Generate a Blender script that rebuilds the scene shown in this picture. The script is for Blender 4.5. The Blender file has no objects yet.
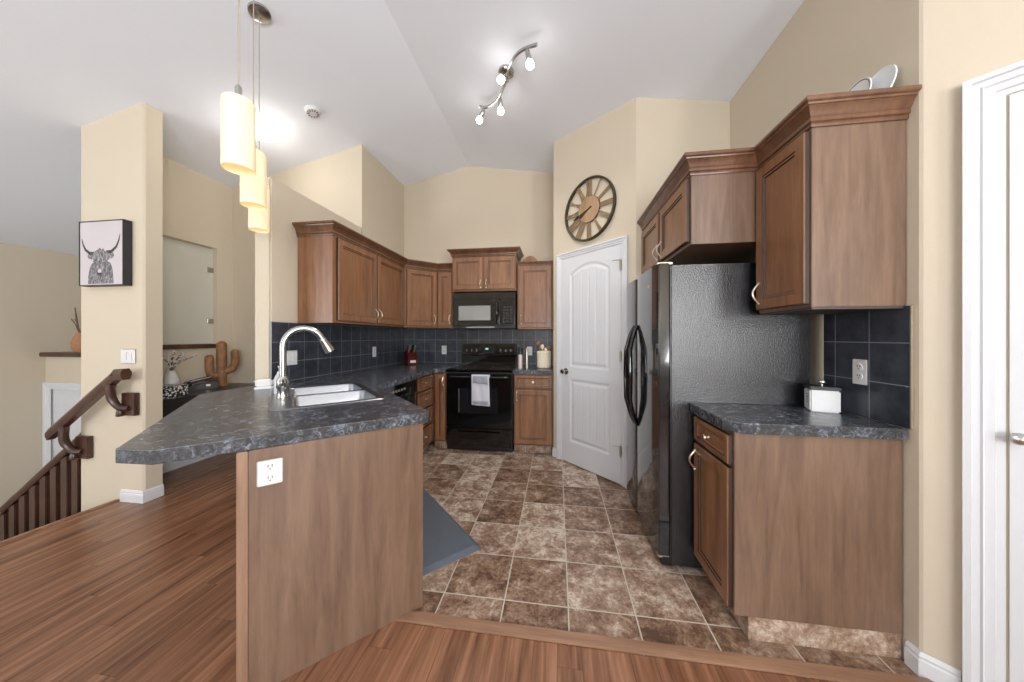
import bpy, bmesh, math, random
from mathutils import Vector, Matrix
random.seed(7)
PI = math.pi
C = bpy.context.scene.collection
S = bpy.context.scene

# ------------------------------------------------------------------ camera, world, light, exposure
cam = bpy.data.objects.new('camera', bpy.data.cameras.new('camera')); C.objects.link(cam)
cam.location = (0, 0, 1.30)
cam.rotation_euler = (PI/2, 0, math.radians(8.16))
cam.data.sensor_width = 36
cam.data.lens = 36*314/1024
cam.data.shift_y = -4/1024
cam.data.clip_start = 0.02
S.camera = cam
S.view_settings.view_transform = 'Standard'
S.view_settings.look = 'None'
S.view_settings.gamma = 1
S.view_settings.exposure = 0.25
try: S.view_settings.use_curve_mapping = False
except Exception: pass

w = bpy.data.worlds.new('sky'); S.world = w; w.use_nodes = True
w.node_tree.nodes['Background'].inputs[0].default_value = (0.93, 0.96, 1.0, 1)
w.node_tree.nodes['Background'].inputs[1].default_value = 1.0

def area(name, loc, rot, sx, sy, power, col=(1, 1, 1)):
    l = bpy.data.lights.new(name, 'AREA'); l.shape = 'RECTANGLE'; l.size = sx; l.size_y = sy
    l.energy = power; l.color = col
    o = bpy.data.objects.new(name, l); C.objects.link(o); o.location = loc; o.rotation_euler = rot
    return o
# daylight from the inferred side window, plus two added fill lamps behind camera
area('window_daylight', (2.24, -1.9, 1.5), (0, PI/2+0.30, 0), 1.4, 1.4, 122, (0.96, 0.98, 1.0))
area('window_daylight', (0.75, -2.86, 1.5), (PI/2+0.75, 0, 0), 1.6, 1.3, 115, (0.93, 0.96, 1.0))  # added fill behind the camera, tilted up to brighten the ceiling
area('window_daylight', (-5.0, -2.75, 1.35), (PI/2+0.85, 0, 0), 2.0, 1.6, 115, (0.93, 0.96, 1.0))  # added fill at the far left, also tilted up at the ceiling

# ------------------------------------------------------------------ materials
def sc(r, g, b):
    f = lambda c: (c/255/12.92) if c/255 <= 0.04045 else ((c/255+0.055)/1.055)**2.4
    return (f(r), f(g), f(b), 1)

class Mat:
    def __init__(s, name):
        s.m = bpy.data.materials.new(name); s.m.use_nodes = True
        s.t = s.m.node_tree; s.n = s.t.nodes; s.l = s.t.links
        s.b = s.n['Principled BSDF']
    def node(s, typ, **kw):
        n = s.n.new(typ)
        for k, v in kw.items():
            if k.startswith('_'): setattr(n, k[1:], v)
            else: n.inputs[k.replace('__', ' ')].default_value = v
        return n
    def link(s, a, b): s.l.new(a, b)
    def coords(s, scale=(1, 1, 1), rot=(0, 0, 0), loc=(0, 0, 0)):
        tc = s.n.new('ShaderNodeTexCoord'); mp = s.n.new('ShaderNodeMapping')
        mp.inputs['Scale'].default_value = scale; mp.inputs['Rotation'].default_value = rot; mp.inputs['Location'].default_value = loc
        s.link(tc.outputs['Object'], mp.inputs['Vector']); return mp.outputs['Vector']
    def noise(s, vec, scale=5, detail=4, rough=0.5, dist=0):
        n = s.node('ShaderNodeTexNoise', Scale=scale, Detail=detail, Roughness=rough, Distortion=dist)
        s.link(vec, n.inputs['Vector']); return n.outputs['Fac']
    def ramp(s, fac, stops):
        r = s.n.new('ShaderNodeValToRGB'); e = r.color_ramp.elements
        while len(e) < len(stops): e.new(0.5)
        for el, (p, c) in zip(e, stops): el.position = p; el.color = c if len(c) == 4 else (*c, 1)
        s.link(fac, r.inputs['Fac']); return r.outputs['Color']
    def mix(s, fac, a, b, mode='MIX'):
        m = s.n.new('ShaderNodeMix'); m.data_type = 'RGBA'; m.blend_type = mode
        for v, i in ((fac, 0), (a, 6), (b, 7)):
            if hasattr(v, 'node'): s.link(v, m.inputs[i])
            else: m.inputs[i].default_value = v
        return m.outputs[2]
    def math(s, op, a, b=0.0):
        m = s.n.new('ShaderNodeMath'); m.operation = op
        for i, v in enumerate((a, b)):
            if hasattr(v, 'node'): s.link(v, m.inputs[i])
            else: m.inputs[i].default_value = v
        return m.outputs[0]
    def bump(s, h, strength=0.2, dist=0.01):
        b = s.node('ShaderNodeBump', Strength=strength, Distance=dist)
        s.link(h, b.inputs['Height']); s.link(b.outputs['Normal'], s.b.inputs['Normal'])
    def col(s, c):
        if hasattr(c, 'node'): s.link(c, s.b.inputs['Base Color'])
        else: s.b.inputs['Base Color'].default_value = c
    def set(s, **kw):
        for k, v in kw.items(): s.b.inputs[k.replace('__', ' ')].default_value = v
        return s.m

def plain(name, c, rough=0.5, metal=0.0, bump=0, bscale=60, var=0.04, emis=None, es=0, coat=0, spec=0.5):
    m = Mat(name); v = m.coords()
    f = m.noise(v, bscale if bump else 6, 3)
    a = tuple(max(0, x*(1-var)) for x in c[:3])+(1,); b = tuple(min(1, x*(1+var)) for x in c[:3])+(1,)
    m.col(m.ramp(f, [(0.3, a), (0.7, b)]))
    if bump: m.bump(f, bump, 0.003)
    m.set(Roughness=rough, Metallic=metal)
    m.b.inputs['Coat Weight'].default_value = coat
    m.b.inputs['Specular IOR Level'].default_value = spec
    if emis:
        m.b.inputs['Emission Color'].default_value = emis; m.b.inputs['Emission Strength'].default_value = es
    return m.m

def wood(name, dark, mid, light, scale=(14, 14, 1.2), rough=0.35, coat=0.3, blotch=0.35, grain=40):
    m = Mat(name)
    v = m.coords(scale)
    n1 = m.noise(v, 1.6, 6, 0.6, 0.6)
    c = m.ramp(n1, [(0.28, dark), (0.5, mid), (0.75, light)])
    v2 = m.coords(tuple(s*grain/14 for s in scale))
    n2 = m.noise(v2, 2.0, 3, 0.7)
    g = m.ramp(n2, [(0.35, (0.72, 0.70, 0.68, 1)), (0.6, (1, 1, 1, 1))])
    c2 = m.mix(0.45, c, g, 'MULTIPLY')
    n3 = m.noise(m.coords((1, 1, 0.6)), 3.5, 3, 0.5)
    bl = m.ramp(n3, [(0.3, (1-blotch,)*3), (0.7, (1.0,)*3)])
    m.col(m.mix(0.7, c2, bl, 'MULTIPLY'))
    m.bump(n2, 0.05, 0.002)
    m.set(Roughness=rough); m.b.inputs['Coat Weight'].default_value = coat; m.b.inputs['Coat Roughness'].default_value = 0.3
    return m.m

M = {}
M['wall'] = plain('beige_paint', sc(204, 192, 172), 0.85, bump=0.05, bscale=180, var=0.01, spec=0.2)
M['ceiling'] = plain('white_ceiling_paint', sc(236, 240, 248), 0.95, bump=0.12, bscale=220, var=0.015, spec=0.1)
M['white'] = plain('white_trim_paint', sc(214, 216, 219), 0.4, var=0.01)
M['cab'] = wood('brown_maple', sc(114, 76, 50), sc(140, 97, 66), sc(158, 114, 80))
M['cab_dark'] = wood('brown_maple_frame', sc(92, 60, 41), sc(114, 77, 53), sc(130, 91, 65))
M['panel'] = wood('brown_maple_panel', sc(103, 79, 63), sc(122, 96, 78), sc(137, 111, 92), rough=0.38, coat=0.3, blotch=0.18, grain=50)
M['post'] = wood('pale_maple_edge', sc(140, 108, 86), sc(158, 124, 100), sc(170, 138, 114))
M['stairwood'] = wood('dark_walnut', sc(58, 35, 28), sc(76, 48, 38), sc(96, 62, 48), scale=(10, 10, 3), rough=0.3)
M['glaze'] = plain('dark_glaze_line', sc(52, 32, 22), 0.5)
M['decorwood'] = wood('carved_wood', sc(110, 72, 44), sc(150, 104, 66), sc(178, 132, 88), scale=(9, 9, 9), rough=0.6, coat=0)
M['blackdesk'] = plain('dark_desk', sc(46, 42, 40), 0.3, var=0.15)
M['chrome'] = plain('brushed_nickel', sc(186, 185, 182), 0.25, 1.0, var=0.02)
M['steel'] = plain('stainless_steel', sc(160, 162, 166), 0.28, 1.0, var=0.03)
M['nickel'] = plain('satin_nickel_pull', sc(214, 200, 182), 0.28, 1.0, var=0.02)
M['black'] = plain('gloss_black', sc(10, 10, 12), 0.12, var=0.1, coat=0.5)
M['blackglass'] = plain('black_glass', sc(5, 5, 7), 0.04, var=0.1)
M['blackmat'] = plain('satin_black', sc(22, 22, 24), 0.4, var=0.1)
M['greyglass'] = plain('grey_window_mesh', sc(150, 150, 148), 0.15, var=0.06)
M['ovenglass'] = plain('oven_window_glass', sc(26, 27, 30), 0.08, var=0.06)
M['plastic'] = plain('white_plastic', sc(218, 218, 217), 0.35, var=0.01)
M['slot'] = plain('dark_slot', sc(40, 40, 42), 0.6)
M['shade'] = plain('opal_glass_shade', sc(226, 214, 184), 0.35, var=0.01, emis=sc(255, 226, 168), es=0.24)
M['bulb'] = plain('lit_bulb', (1, 1, 1, 1), 0.4, var=0, emis=(1, 0.96, 0.9, 1), es=14)
M['pbulb'] = plain('warm_pendant_bulb', (1, 1, 1, 1), 0.4, var=0, emis=(1, 0.9, 0.72, 1), es=1.5)
M['dome'] = plain('lit_dome_glass', (1, 1, 1, 1), 0.4, var=0, emis=(1, 0.97, 0.93, 1), es=3.5)
M['towel'] = plain('pale_grey_towel', sc(196, 196, 204), 0.95, bump=0.5, bscale=300, var=0.05)
M['towelband'] = plain('grey_towel_band', sc(150, 152, 160), 0.95, bump=0.5, bscale=300, var=0.08)
M['red'] = plain('red_lacquer', sc(78, 18, 18), 0.25, var=0.1)
M['label'] = plain('pale_label', sc(225, 205, 195), 0.5)
M['cream'] = plain('cream_basketry', sc(230, 221, 198), 0.8, bump=0.8, bscale=120, var=0.1)
M['pinkjar'] = plain('pink_salt_glass', sc(205, 186, 180), 0.25, var=0.1)
M['clearplastic'] = plain('pale_soap_bottle', sc(200, 206, 210), 0.15, var=0.05)
M['mat'] = plain('grey_foam_mat', sc(92, 98, 108), 0.75, bump=0.4, bscale=150, var=0.05)
M['canvas'] = plain('printed_canvas', sc(196, 188, 190), 0.8, var=0.02)
M['pframe'] = plain('charcoal_frame', sc(44, 44, 46), 0.5)
M['plate'] = plain('white_glazed_plate', sc(226, 228, 230), 0.15, var=0.02)
M['greyrim'] = plain('dark_grey_plate_rim', sc(70, 76, 80), 0.3)
M['ring'] = plain('dark_bronze_ring', sc(62, 54, 44), 0.45, 0.3)
M['numeral'] = plain('weathered_wood_numeral', sc(150, 126, 98), 0.7, var=0.15)
M['dial'] = wood('pale_wood_dial', sc(150, 116, 84), sc(178, 142, 106), sc(194, 158, 122), scale=(14, 14, 1), rough=0.6, coat=0)
M['silver'] = plain('silver_paint', sc(196, 186, 168), 0.3, 0.8)
M['twig'] = plain('dried_twig', sc(110, 90, 74), 0.9)
M['rust'] = plain('rust_dried_flower', sc(172, 124, 92), 0.9, bump=0.6, bscale=80, var=0.2)
M['petal'] = plain('white_petal', sc(215, 212, 210), 0.8)
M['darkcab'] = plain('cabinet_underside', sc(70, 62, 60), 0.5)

def glass():
    m = Mat('clear_glass'); m.set(Roughness=0.02)
    m.b.inputs['Transmission Weight'].default_value = 1.0; m.b.inputs['IOR'].default_value = 1.1
    m.b.inputs['Base Color'].default_value = (0.93, 0.97, 0.95, 1); return m.m
M['glass'] = glass()
M['frost'] = plain('frosted_glass', sc(224, 222, 210), 0.6, var=0.02)
M['frost'].node_tree.nodes['Principled BSDF'].inputs['Transmission Weight'].default_value = 0.3

def laminate():
    m = Mat('red_brown_laminate')
    tc = m.n.new('ShaderNodeTexCoord'); sp = m.n.new('ShaderNodeSeparateXYZ'); m.link(tc.outputs['Object'], sp.inputs[0])
    px = m.math('DIVIDE', sp.outputs['X'], 0.098); ix = m.math('FLOOR', px)
    off = m.math('MULTIPLY', m.math('FRACT', m.math('MULTIPLY', ix, 0.377)), 1.3)
    py = m.math('DIVIDE', m.math('ADD', sp.outputs['Y'], off), 1.25); iy = m.math('FLOOR', py)
    cb = m.n.new('ShaderNodeCombineXYZ'); m.link(ix, cb.inputs[0]); m.link(iy, cb.inputs[1])
    wn = m.n.new('ShaderNodeTexWhiteNoise'); m.link(cb.outputs[0], wn.inputs['Vector'])
    cb2 = m.n.new('ShaderNodeCombineXYZ'); m.link(sp.outputs['X'], cb2.inputs[0]); m.link(m.math('MULTIPLY', sp.outputs['Y'], 0.06), cb2.inputs[1]); m.link(m.math('MULTIPLY', wn.outputs['Value'], 20), cb2.inputs[2])
    n = m.noise(cb2.outputs[0], 26, 5, 0.62, 0.5)
    c = m.ramp(n, [(0.27, sc(84, 54, 38)), (0.46, sc(128, 88, 64)), (0.6, sc(150, 107, 80)), (0.78, sc(180, 135, 106))])
    tint = m.ramp(wn.outputs['Value'], [(0, (0.80, 0.76, 0.74)), (1, (1.0, 1.0, 1.0))])
    c = m.mix(0.8, c, tint, 'MULTIPLY')
    fx = m.math('FRACT', px); fy = m.math('FRACT', py)
    sx = m.math('LESS_THAN', fx, 0.02); sy = m.math('LESS_THAN', fy, 0.0016)
    seam = m.math('MAXIMUM', sx, sy)
    m.col(m.mix(m.math('MULTIPLY', seam, 0.55), c, sc(70, 40, 28)))
    m.set(Roughness=0.27); m.bump(n, 0.03, 0.001); return m.m
M['laminate'] = laminate()

def tile_floor(size=0.3085, x0=0.0, y0=0.0, vertical=False):
    m = Mat('mottled_stone_tile')
    tc = m.n.new('ShaderNodeTexCoord'); sp = m.n.new('ShaderNodeSeparateXYZ'); m.link(tc.outputs['Object'], sp.inputs[0])
    second = sp.outputs['Z'] if vertical else sp.outputs['Y']
    px = m.math('DIVIDE', m.math('SUBTRACT', sp.outputs['X'], x0), size); py = m.math('DIVIDE', m.math('SUBTRACT', second, y0), size)
    ix = m.math('FLOOR', px); iy = m.math('FLOOR', py)
    cb = m.n.new('ShaderNodeCombineXYZ'); m.link(ix, cb.inputs[0]); m.link(iy, cb.inputs[1])
    wn = m.n.new('ShaderNodeTexWhiteNoise'); m.link(cb.outputs[0], wn.inputs['Vector'])
    ad = m.n.new('ShaderNodeVectorMath'); ad.operation = 'ADD'
    m.link(tc.outputs['Object'], ad.inputs[0]); sc2 = m.n.new('ShaderNodeVectorMath'); sc2.operation = 'SCALE'
    m.link(wn.outputs['Color'], sc2.inputs[0]); sc2.inputs['Scale'].default_value = 9.0; m.link(sc2.outputs[0], ad.inputs[1])
    n1 = m.noise(ad.outputs[0], 9.0, 10, 0.78, 0.3); n2 = m.noise(ad.outputs[0], 45, 6, 0.75)
    bias = m.math('MULTIPLY', m.math('SUBTRACT', wn.outputs['Value'], 0.5), 0.13)
    f = m.math('ADD', m.math('ADD', m.math('MULTIPLY', n1, 0.72), m.math('MULTIPLY', n2, 0.28)), bias)
    c = m.ramp(f, [(0.38, sc(92, 68, 54)), (0.45, sc(128, 101, 82)), (0.52, sc(158, 134, 116)), (0.61, sc(206, 192, 176))])
    hue = m.ramp(n2, [(0.35, (0.93, 0.97, 1.0)), (0.65, (1.0, 0.93, 0.86))])
    c = m.mix(0.8, c, hue, 'MULTIPLY')
    gw = 0.02
    fx = m.math('FRACT', px); fy = m.math('FRACT', py)
    g = m.math('MAXIMUM', m.math('LESS_THAN', fx, gw), m.math('LESS_THAN', fy, gw))
    m.col(m.mix(g, c, sc(188, 178, 162)))
    h = m.math('SUBTRACT', m.math('MULTIPLY', n2, 0.5), g)
    r = m.ramp(g, [(0, (0.3,)*3), (1, (0.8,)*3)]); m.link(r, m.b.inputs['Roughness'])
    m.bump(h, 0.25, 0.003); return m.m
M['tile'] = tile_floor(0.310, 0.050, 1.529)
M['toetile'] = tile_floor(0.3085, 0.12, -0.2, True)

def slate(name, horiz, size, h0, z0):
    m = Mat(name)
    tc = m.n.new('ShaderNodeTexCoord'); sp = m.n.new('ShaderNodeSeparateXYZ'); m.link(tc.outputs['Object'], sp.inputs[0])
    px = m.math('DIVIDE', m.math('SUBTRACT', sp.outputs[horiz], h0), size); py = m.math('DIVIDE', m.math('SUBTRACT', sp.outputs['Z'], z0), size)
    cb = m.n.new('ShaderNodeCombineXYZ'); m.link(m.math('FLOOR', px), cb.inputs[0]); m.link(m.math('FLOOR', py), cb.inputs[1])
    wn = m.n.new('ShaderNodeTexWhiteNoise'); m.link(cb.outputs[0], wn.inputs['Vector'])
    n = m.noise(m.coords(), 14, 5, 0.65)
    f = m.math('ADD', n, m.math('MULTIPLY', m.math('SUBTRACT', wn.outputs['Value'], 0.5), 0.12))
    c = m.ramp(f, [(0.3, sc(38, 41, 47)), (0.7, sc(66, 70, 80))])
    g = m.math('MAXIMUM', m.math('LESS_THAN', m.math('FRACT', px), 0.022), m.math('LESS_THAN', m.math('FRACT', py), 0.022))
    m.col(m.mix(g, c, sc(134, 140, 150)))
    m.set(Roughness=0.3); m.bump(m.math('SUBTRACT', m.math('MULTIPLY', n, 0.4), g), 0.2, 0.003); return m.m
M['slateX'] = slate('slate_tile_rear', 'X', 0.152, -2.10, 0.955)
M['slateY'] = slate('slate_tile_left', 'Y', 0.152, 2.045, 0.955)
M['slateR'] = slate('slate_tile_right', 'Y', 0.172, 1.607, 0.93)

def counter():
    m = Mat('dark_marbled_laminate')
    v = m.coords()
    n1 = m.noise(v, 38, 8, 0.75, 1.2); n2 = m.noise(v, 10, 4, 0.6, 1.0); n3 = m.noise(v, 130, 3, 0.6)
    f = m.math('ADD', m.math('ADD', m.math('MULTIPLY', n1, 0.62), m.math('MULTIPLY', n2, 0.25)), m.math('MULTIPLY', n3, 0.13))
    m.col(m.ramp(f, [(0.38, sc(40, 41, 43)), (0.49, sc(64, 65, 68)), (0.55, sc(90, 95, 104)), (0.62, sc(142, 150, 162))]))
    m.set(Roughness=0.26); m.bump(n3, 0.04, 0.001); return m.m
M['counter'] = counter()

def fridge_side():
    m = Mat('pebbled_black_enamel')
    n = m.noise(m.coords(), 150, 2, 0.5)
    m.col(sc(26, 27, 31)); m.set(Roughness=0.24)
    m.b.inputs['Specular IOR Level'].default_value = 0.9
    m.bump(n, 0.65, 0.0032); return m.m
M['fridgeside'] = fridge_side()

def fur():
    m = Mat('grey_fur_print')
    n = m.noise(m.coords((1, 1, 0.35)), 120, 5, 0.7, 1.0)
    m.col(m.ramp(n, [(0.35, sc(58, 56, 58)), (0.5, sc(110, 108, 110)), (0.68, sc(190, 186, 188))])); m.set(Roughness=0.85); return m.m
M['fur'] = fur()
def spots():
    m = Mat('black_white_pattern')
    n = m.n.new('ShaderNodeTexVoronoi'); n.inputs['Scale'].default_value = 55; m.link(m.coords(), n.inputs['Vector'])
    m.col(m.ramp(n.outputs['Distance'], [(0.40, sc(225, 225, 222)), (0.46, sc(20, 20, 22))])); m.set(Roughness=0.5); return m.m
M['spots'] = spots()
def carpet():
    return plain('entry_floor', sc(170, 160, 145), 0.9, bump=0.5, bscale=200)
M['entry'] = carpet()

# ------------------------------------------------------------------ mesh helpers
class MB:
    def __init__(s): s.bm = bmesh.new(); s.mi = 0
    def _f(s, vs):
        try:
            f = s.bm.faces.new(vs); f.material_index = s.mi; return f
        except ValueError: return None
    def box(s, x0, y0, z0, x1, y1, z1, bev=0.0, mat=None, seg=2):
        t = bmesh.new()
        vs = [t.verts.new((x, y, z)) for x in (x0, x1) for y in (y0, y1) for z in (z0, z1)]
        for q in ((0, 1, 3, 2), (4, 6, 7, 5), (0, 4, 5, 1), (2, 3, 7, 6), (0, 2, 6, 4), (1, 5, 7, 3)): t.faces.new([vs[i] for i in q])
        if bev: bmesh.ops.bevel(t, geom=t.edges[:], offset=bev, segments=seg, affect='EDGES', clamp_overlap=True)
        s.merge(t, mat); return s
    def merge(s, t, mat=None):
        mp = {}
        for v in t.verts: mp[v] = s.bm.verts.new(mat @ v.co if mat else v.co)
        for f in t.faces: s._f([mp[v] for v in f.verts])
        t.free()
    def prism(s, poly, z0, z1, bev=0.0, mat=None):
        t = bmesh.new()
        a = [t.verts.new((p[0], p[1], z0 if not callable(z0) else z0(*p))) for p in poly]
        b = [t.verts.new((p[0], p[1], z1 if not callable(z1) else z1(*p))) for p in poly]
        n = len(poly)
        t.faces.new(a[::-1]); t.faces.new(b)
        for i in range(n): t.faces.new([a[i], a[(i+1) % n], b[(i+1) % n], b[i]])
        if bev: bmesh.ops.bevel(t, geom=t.edges[:], offset=bev, segments=2, affect='EDGES', clamp_overlap=True)
        s.merge(t, mat); return s
    def xz(s, poly, y0, y1, bev=0, mat=None):   # outline in x,z extruded in y
        R = Matrix(((1, 0, 0, 0), (0, 0, 1, 0), (0, 1, 0, 0), (0, 0, 0, 1)))
        return s.prism(poly, y0, y1, bev, (mat @ R) if mat else R)
    def rings(s, rings, cap=True, closed=False):
        R = [[s.bm.verts.new(p) for p in r] for r in rings]; n = len(R[0])
        m = len(R)
        for i in range(m if closed else m-1):
            for j in range(n): s._f([R[i][j], R[i][(j+1) % n], R[(i+1) % m][(j+1) % n], R[(i+1) % m][j]])
        if cap and not closed: s._f(R[0][::-1]); s._f(R[-1])
        return s
    def tube(s, pts, r, n=10, cap=True, flat=None):
        pts = [Vector(p) for p in pts]; rs = r if isinstance(r, (list, tuple)) else [r]*len(pts)
        up = None; out = []
        for i, p in enumerate(pts):
            d = (pts[min(i+1, len(pts)-1)]-pts[max(i-1, 0)]).normalized()
            if up is None:
                up = Vector((0, 0, 1)) if abs(d.z) < 0.9 else Vector((1, 0, 0))
            u = d.cross(up).normalized(); v = u.cross(d).normalized(); up = v
            out.append([p+(u*math.cos(a)+v*math.sin(a)*(flat or 1))*rs[i] for a in [2*PI*k/n for k in range(n)]])
        return s.rings(out, cap)
    def lathe(s, prof, c=(0, 0, 0), n=24, mat=None, closed=False):
        t = MB(); t.rings([[(r*math.cos(2*PI*k/n), r*math.sin(2*PI*k/n), z) for k in range(n)] for r, z in prof], closed=closed)
        T = Matrix.Translation(c) @ (mat or Matrix()); s.merge(t.bm, T); return s
    def loops(s, x0, z0, x1, z1, prof, y=0, gl=()):      # nested rectangles facing -y: prof of (inset, depth)
        R = []
        for ins, d in prof:
            R.append([s.bm.verts.new(p) for p in ((x0+ins, y+d, z0+ins), (x1-ins, y+d, z0+ins), (x1-ins, y+d, z1-ins), (x0+ins, y+d, z1-ins))])
        for k_, (a, b) in enumerate(zip(R, R[1:])):
            s.mi = 1 if k_ in gl else 0
            for j in range(4): s._f([a[j], a[(j+1) % 4], b[(j+1) % 4], b[j]])
        s.mi = 0; s._f(R[-1]); s._f(R[0][::-1]); return s
    def sweep(s, path, prof):                     # mitred moulding; outward = right-hand side of the path
        P = [Vector(p) for p in path]; off = []
        for i in range(len(P)):
            ds = []
            if i > 0: ds.append((P[i]-P[i-1]).normalized())
            if i < len(P)-1: ds.append((P[i+1]-P[i]).normalized())
            ns = [Vector((d.y, -d.x)) for d in ds]
            if len(ns) == 1: off.append(ns[0])
            else:
                b = (ns[0]+ns[1]).normalized(); off.append(b/max(0.3, b.dot(ns[0])))
        s.rings([[(p.x+o.x*a, p.y+o.y*a, z) for a, z in prof] for p, o in zip(P, off)]); return s
    def build(s, name, mat, parent=None, smooth=None, loc=None, rotz=None):
        bmesh.ops.recalc_face_normals(s.bm, faces=s.bm.faces[:])
        me = bpy.data.meshes.new(name); s.bm.to_mesh(me); s.bm.free()
        for mm in (mat if isinstance(mat, (list, tuple)) else [mat]): me.materials.append(mm)
        if smooth is not None:
            me.polygons.foreach_set('use_smooth', [True]*len(me.polygons))
            try: me.set_sharp_from_angle(angle=math.radians(smooth))
            except Exception: pass
        o = bpy.data.objects.new(name, me); C.objects.link(o)
        if parent: o.parent = parent
        if loc: o.location = loc
        if rotz is not None: o.rotation_euler = (0, 0, rotz)
        return o

def tag(o, label=None, cat=None, group=None, kind=None):
    if label: o['label'] = label
    if cat: o['category'] = cat
    if group: o['group'] = group
    if kind: o['kind'] = kind
    return o
def struct(name, mb, mat, smooth=None):
    return tag(mb.build(name, mat, smooth=smooth), kind='structure')
def thing(name, label, cat, loc=(0, 0, 0), rotz=0, group=None):
    o = bpy.data.objects.new(name, None); C.objects.link(o); o.empty_display_size = 0.1
    o.location = loc; o.rotation_euler = (0, 0, rotz)
    return tag(o, label, cat, group)
def copy_tree(o, parent=None):
    c = o.copy(); C.objects.link(c)
    if parent: c.parent = parent
    for ch in list(o.children): copy_tree(ch, c)
    return c
def arc(cx, cy, r, a0, a1, n): return [(cx+r*math.cos(a0+(a1-a0)*i/n), cy+r*math.sin(a0+(a1-a0)*i/n)) for i in range(n+1)]

R45 = PI/4
XL, XR, YB, ZC = -2.10, 1.385, 4.10, 0.937
RX, RZ = -1.17, 3.60
def cz(x, y=0): return RZ - (0.222*(RX-x) if x < RX else 0.155*(x-RX))

# ------------------------------------------------------------------ the setting
# floors
b = MB(); b.prism([(-3.44, -3), (3.2, -3), (3.2, 1.345), (-3.44, 1.345)], -0.12, 0.0)
b.prism([(-3.44, 1.345), (-0.69, 1.345), (-0.69, 1.39), (-1.9, 2.6), (-2.05, 3.15), (-3.73, 3.15), (-3.73, 2.04), (-3.44, 2.04)], -0.12, 0.0)
struct('floor', b, M['laminate'])
b = MB(); b.prism([(-0.70, 1.395), (1.6, 1.395), (1.6, 4.2), (-2.2, 4.2), (-2.2, 2.62), (-1.9, 2.605)], -0.12, 0.0)
struct('floor', b, M['tile'])
b = MB(); b.prism([(-8, -3), (-3.5, -3), (-3.5, 8), (-8, 8)], -1.42, -1.31); struct('floor', b, M['entry'])
b = MB(); b.xz([(-0.95, 0), (1.42, 0), (1.42, 0.006), (1.40, 0.011), (-0.93, 0.011), (-0.95, 0.006)], 1.345, 1.40, 0.002)
M['threshold'] = wood('oak_threshold', sc(140, 104, 80), sc(160, 122, 96), sc(176, 138, 110), scale=(1.2, 16, 16))
struct('trim_1', b, M['threshold'])
# ceiling: two slopes with a ridge running away from the camera
b = MB()
for x0, x1 in ((-8.0, RX), (RX, 3.4)):
    b.xz([(x0, cz(x0)), (x1, cz(x1)), (x1, cz(x1)+0.12), (x0, cz(x0)+0.12)], -3.1, 8.0)
struct('ceiling', b, M['ceiling'])
def wall(name, poly, z0=-0.1, z1=None):
    b = MB(); b.prism(poly, z0, (lambda x, y: cz(x)+0.03) if z1 is None else z1); return struct(name, b, M['wall'])
wall('wall_rear', [(XL-0.14, YB), (RX, YB), (0.06, YB), (0.06, YB+0.1), (RX, YB+0.1), (XL-0.14, YB+0.1)])
wall('wall_left', [(XL-0.14, 3.15), (XL, 3.15), (XL, YB), (XL-0.14, YB)])
b = MB(); b.box(XL-0.14, 2.045, 0, XL, 3.15, 2.49, 0.012); struct('wall_partition', b, M['wall'])
wall('wall_middle', [(-3.83, 3.15), (XL-0.14, 3.15), (XL-0.14, 3.25), (-3.83, 3.25)])
q = (-0.06, 3.485)
q1 = (-0.038, 3.463)
wall('wall_pantry', [(q1[0], YB), q1, (0.658, 2.767), (0.72, 2.767), (0.72, 2.9), (0.05, 3.56), (0.05, YB)])
wall('wall_alcove', [(0.66, 2.765), (XR+0.1, 2.765), (XR+0.1, 2.86), (0.66, 2.86)])
wall('wall_right', [(XR, 2.765), (XR, 1.425), (XR+0.005, 1.415), (XR+0.14, 1.30), (XR+0.14, 2.765)])
d7 = 0.70711
wall('wall_angled', [(XR+0.006, 1.414), (XR+0.006+1.3*d7, 1.414-1.3*d7), (XR+0.09+1.3*d7, 1.414-1.2*d7), (XR+0.12, 1.46)])
b = MB()
for y0, y1, z0, z1 in ((-3, -2.6, -0.1, cz(2.31)), (-1.2, 0.52, -0.1, cz(2.31)), (-2.6, -1.2, -0.1, 0.8), (-2.6, -1.2, 2.2, cz(2.31))): b.box(2.31, y0, z0, 2.43, y1, z1)
struct('wall_side', b, M['wall'])
# unseen back wall of the great room; two window openings added for fill lamps
b = MB()
def wz(x0, x1, z0, z1): b.prism([(x0, -3.05), (x1, -3.05), (x1, -2.96), (x0, -2.96)], z0, z1)
top = lambda x, y: cz(x)+0.03
for x0, x1 in ((-6.6, -6.0), (-4.0, RX), (RX, -0.05), (1.55, 2.5)): wz(x0, x1, -0.1, top)
wz(-6.0, -4.0, -0.1, 0.4); wz(-6.0, -4.0, 2.3, top); wz(-0.05, 1.55, -0.1, 0.75); wz(-0.05, 1.55, 2.25, top)
struct('wall_back', b, M['wall'])
for k, (x0, x1, z0, z1) in enumerate(((-6.0, -4.0, 0.4, 2.3), (-0.05, 1.55, 0.75, 2.25))):
    b = MB()
    for a in ((x0-0.07, z0-0.07, x1+0.07, z0), (x0-0.07, z1, x1+0.07, z1+0.07), (x0-0.07, z0, x0, z1), (x1, z0, x1+0.07, z1)):
        b.box(a[0], -2.97, a[1], a[2], -2.94, a[3], 0.004)
    struct('window_%d' % (k+1), b, M['white'])  # added frame round a back-wall fill lamp, out of view
b = MB()
for a in ((-2.67, 0.73, -1.13, 0.8), (-2.67, 2.2, -1.13, 2.27), (-2.67, 0.8, -2.6, 2.2), (-1.2, 0.8, -1.13, 2.2)): b.box(2.295, a[0], a[1], 2.325, a[2], a[3], 0.004)
struct('window_3', b, M['white'])
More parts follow.
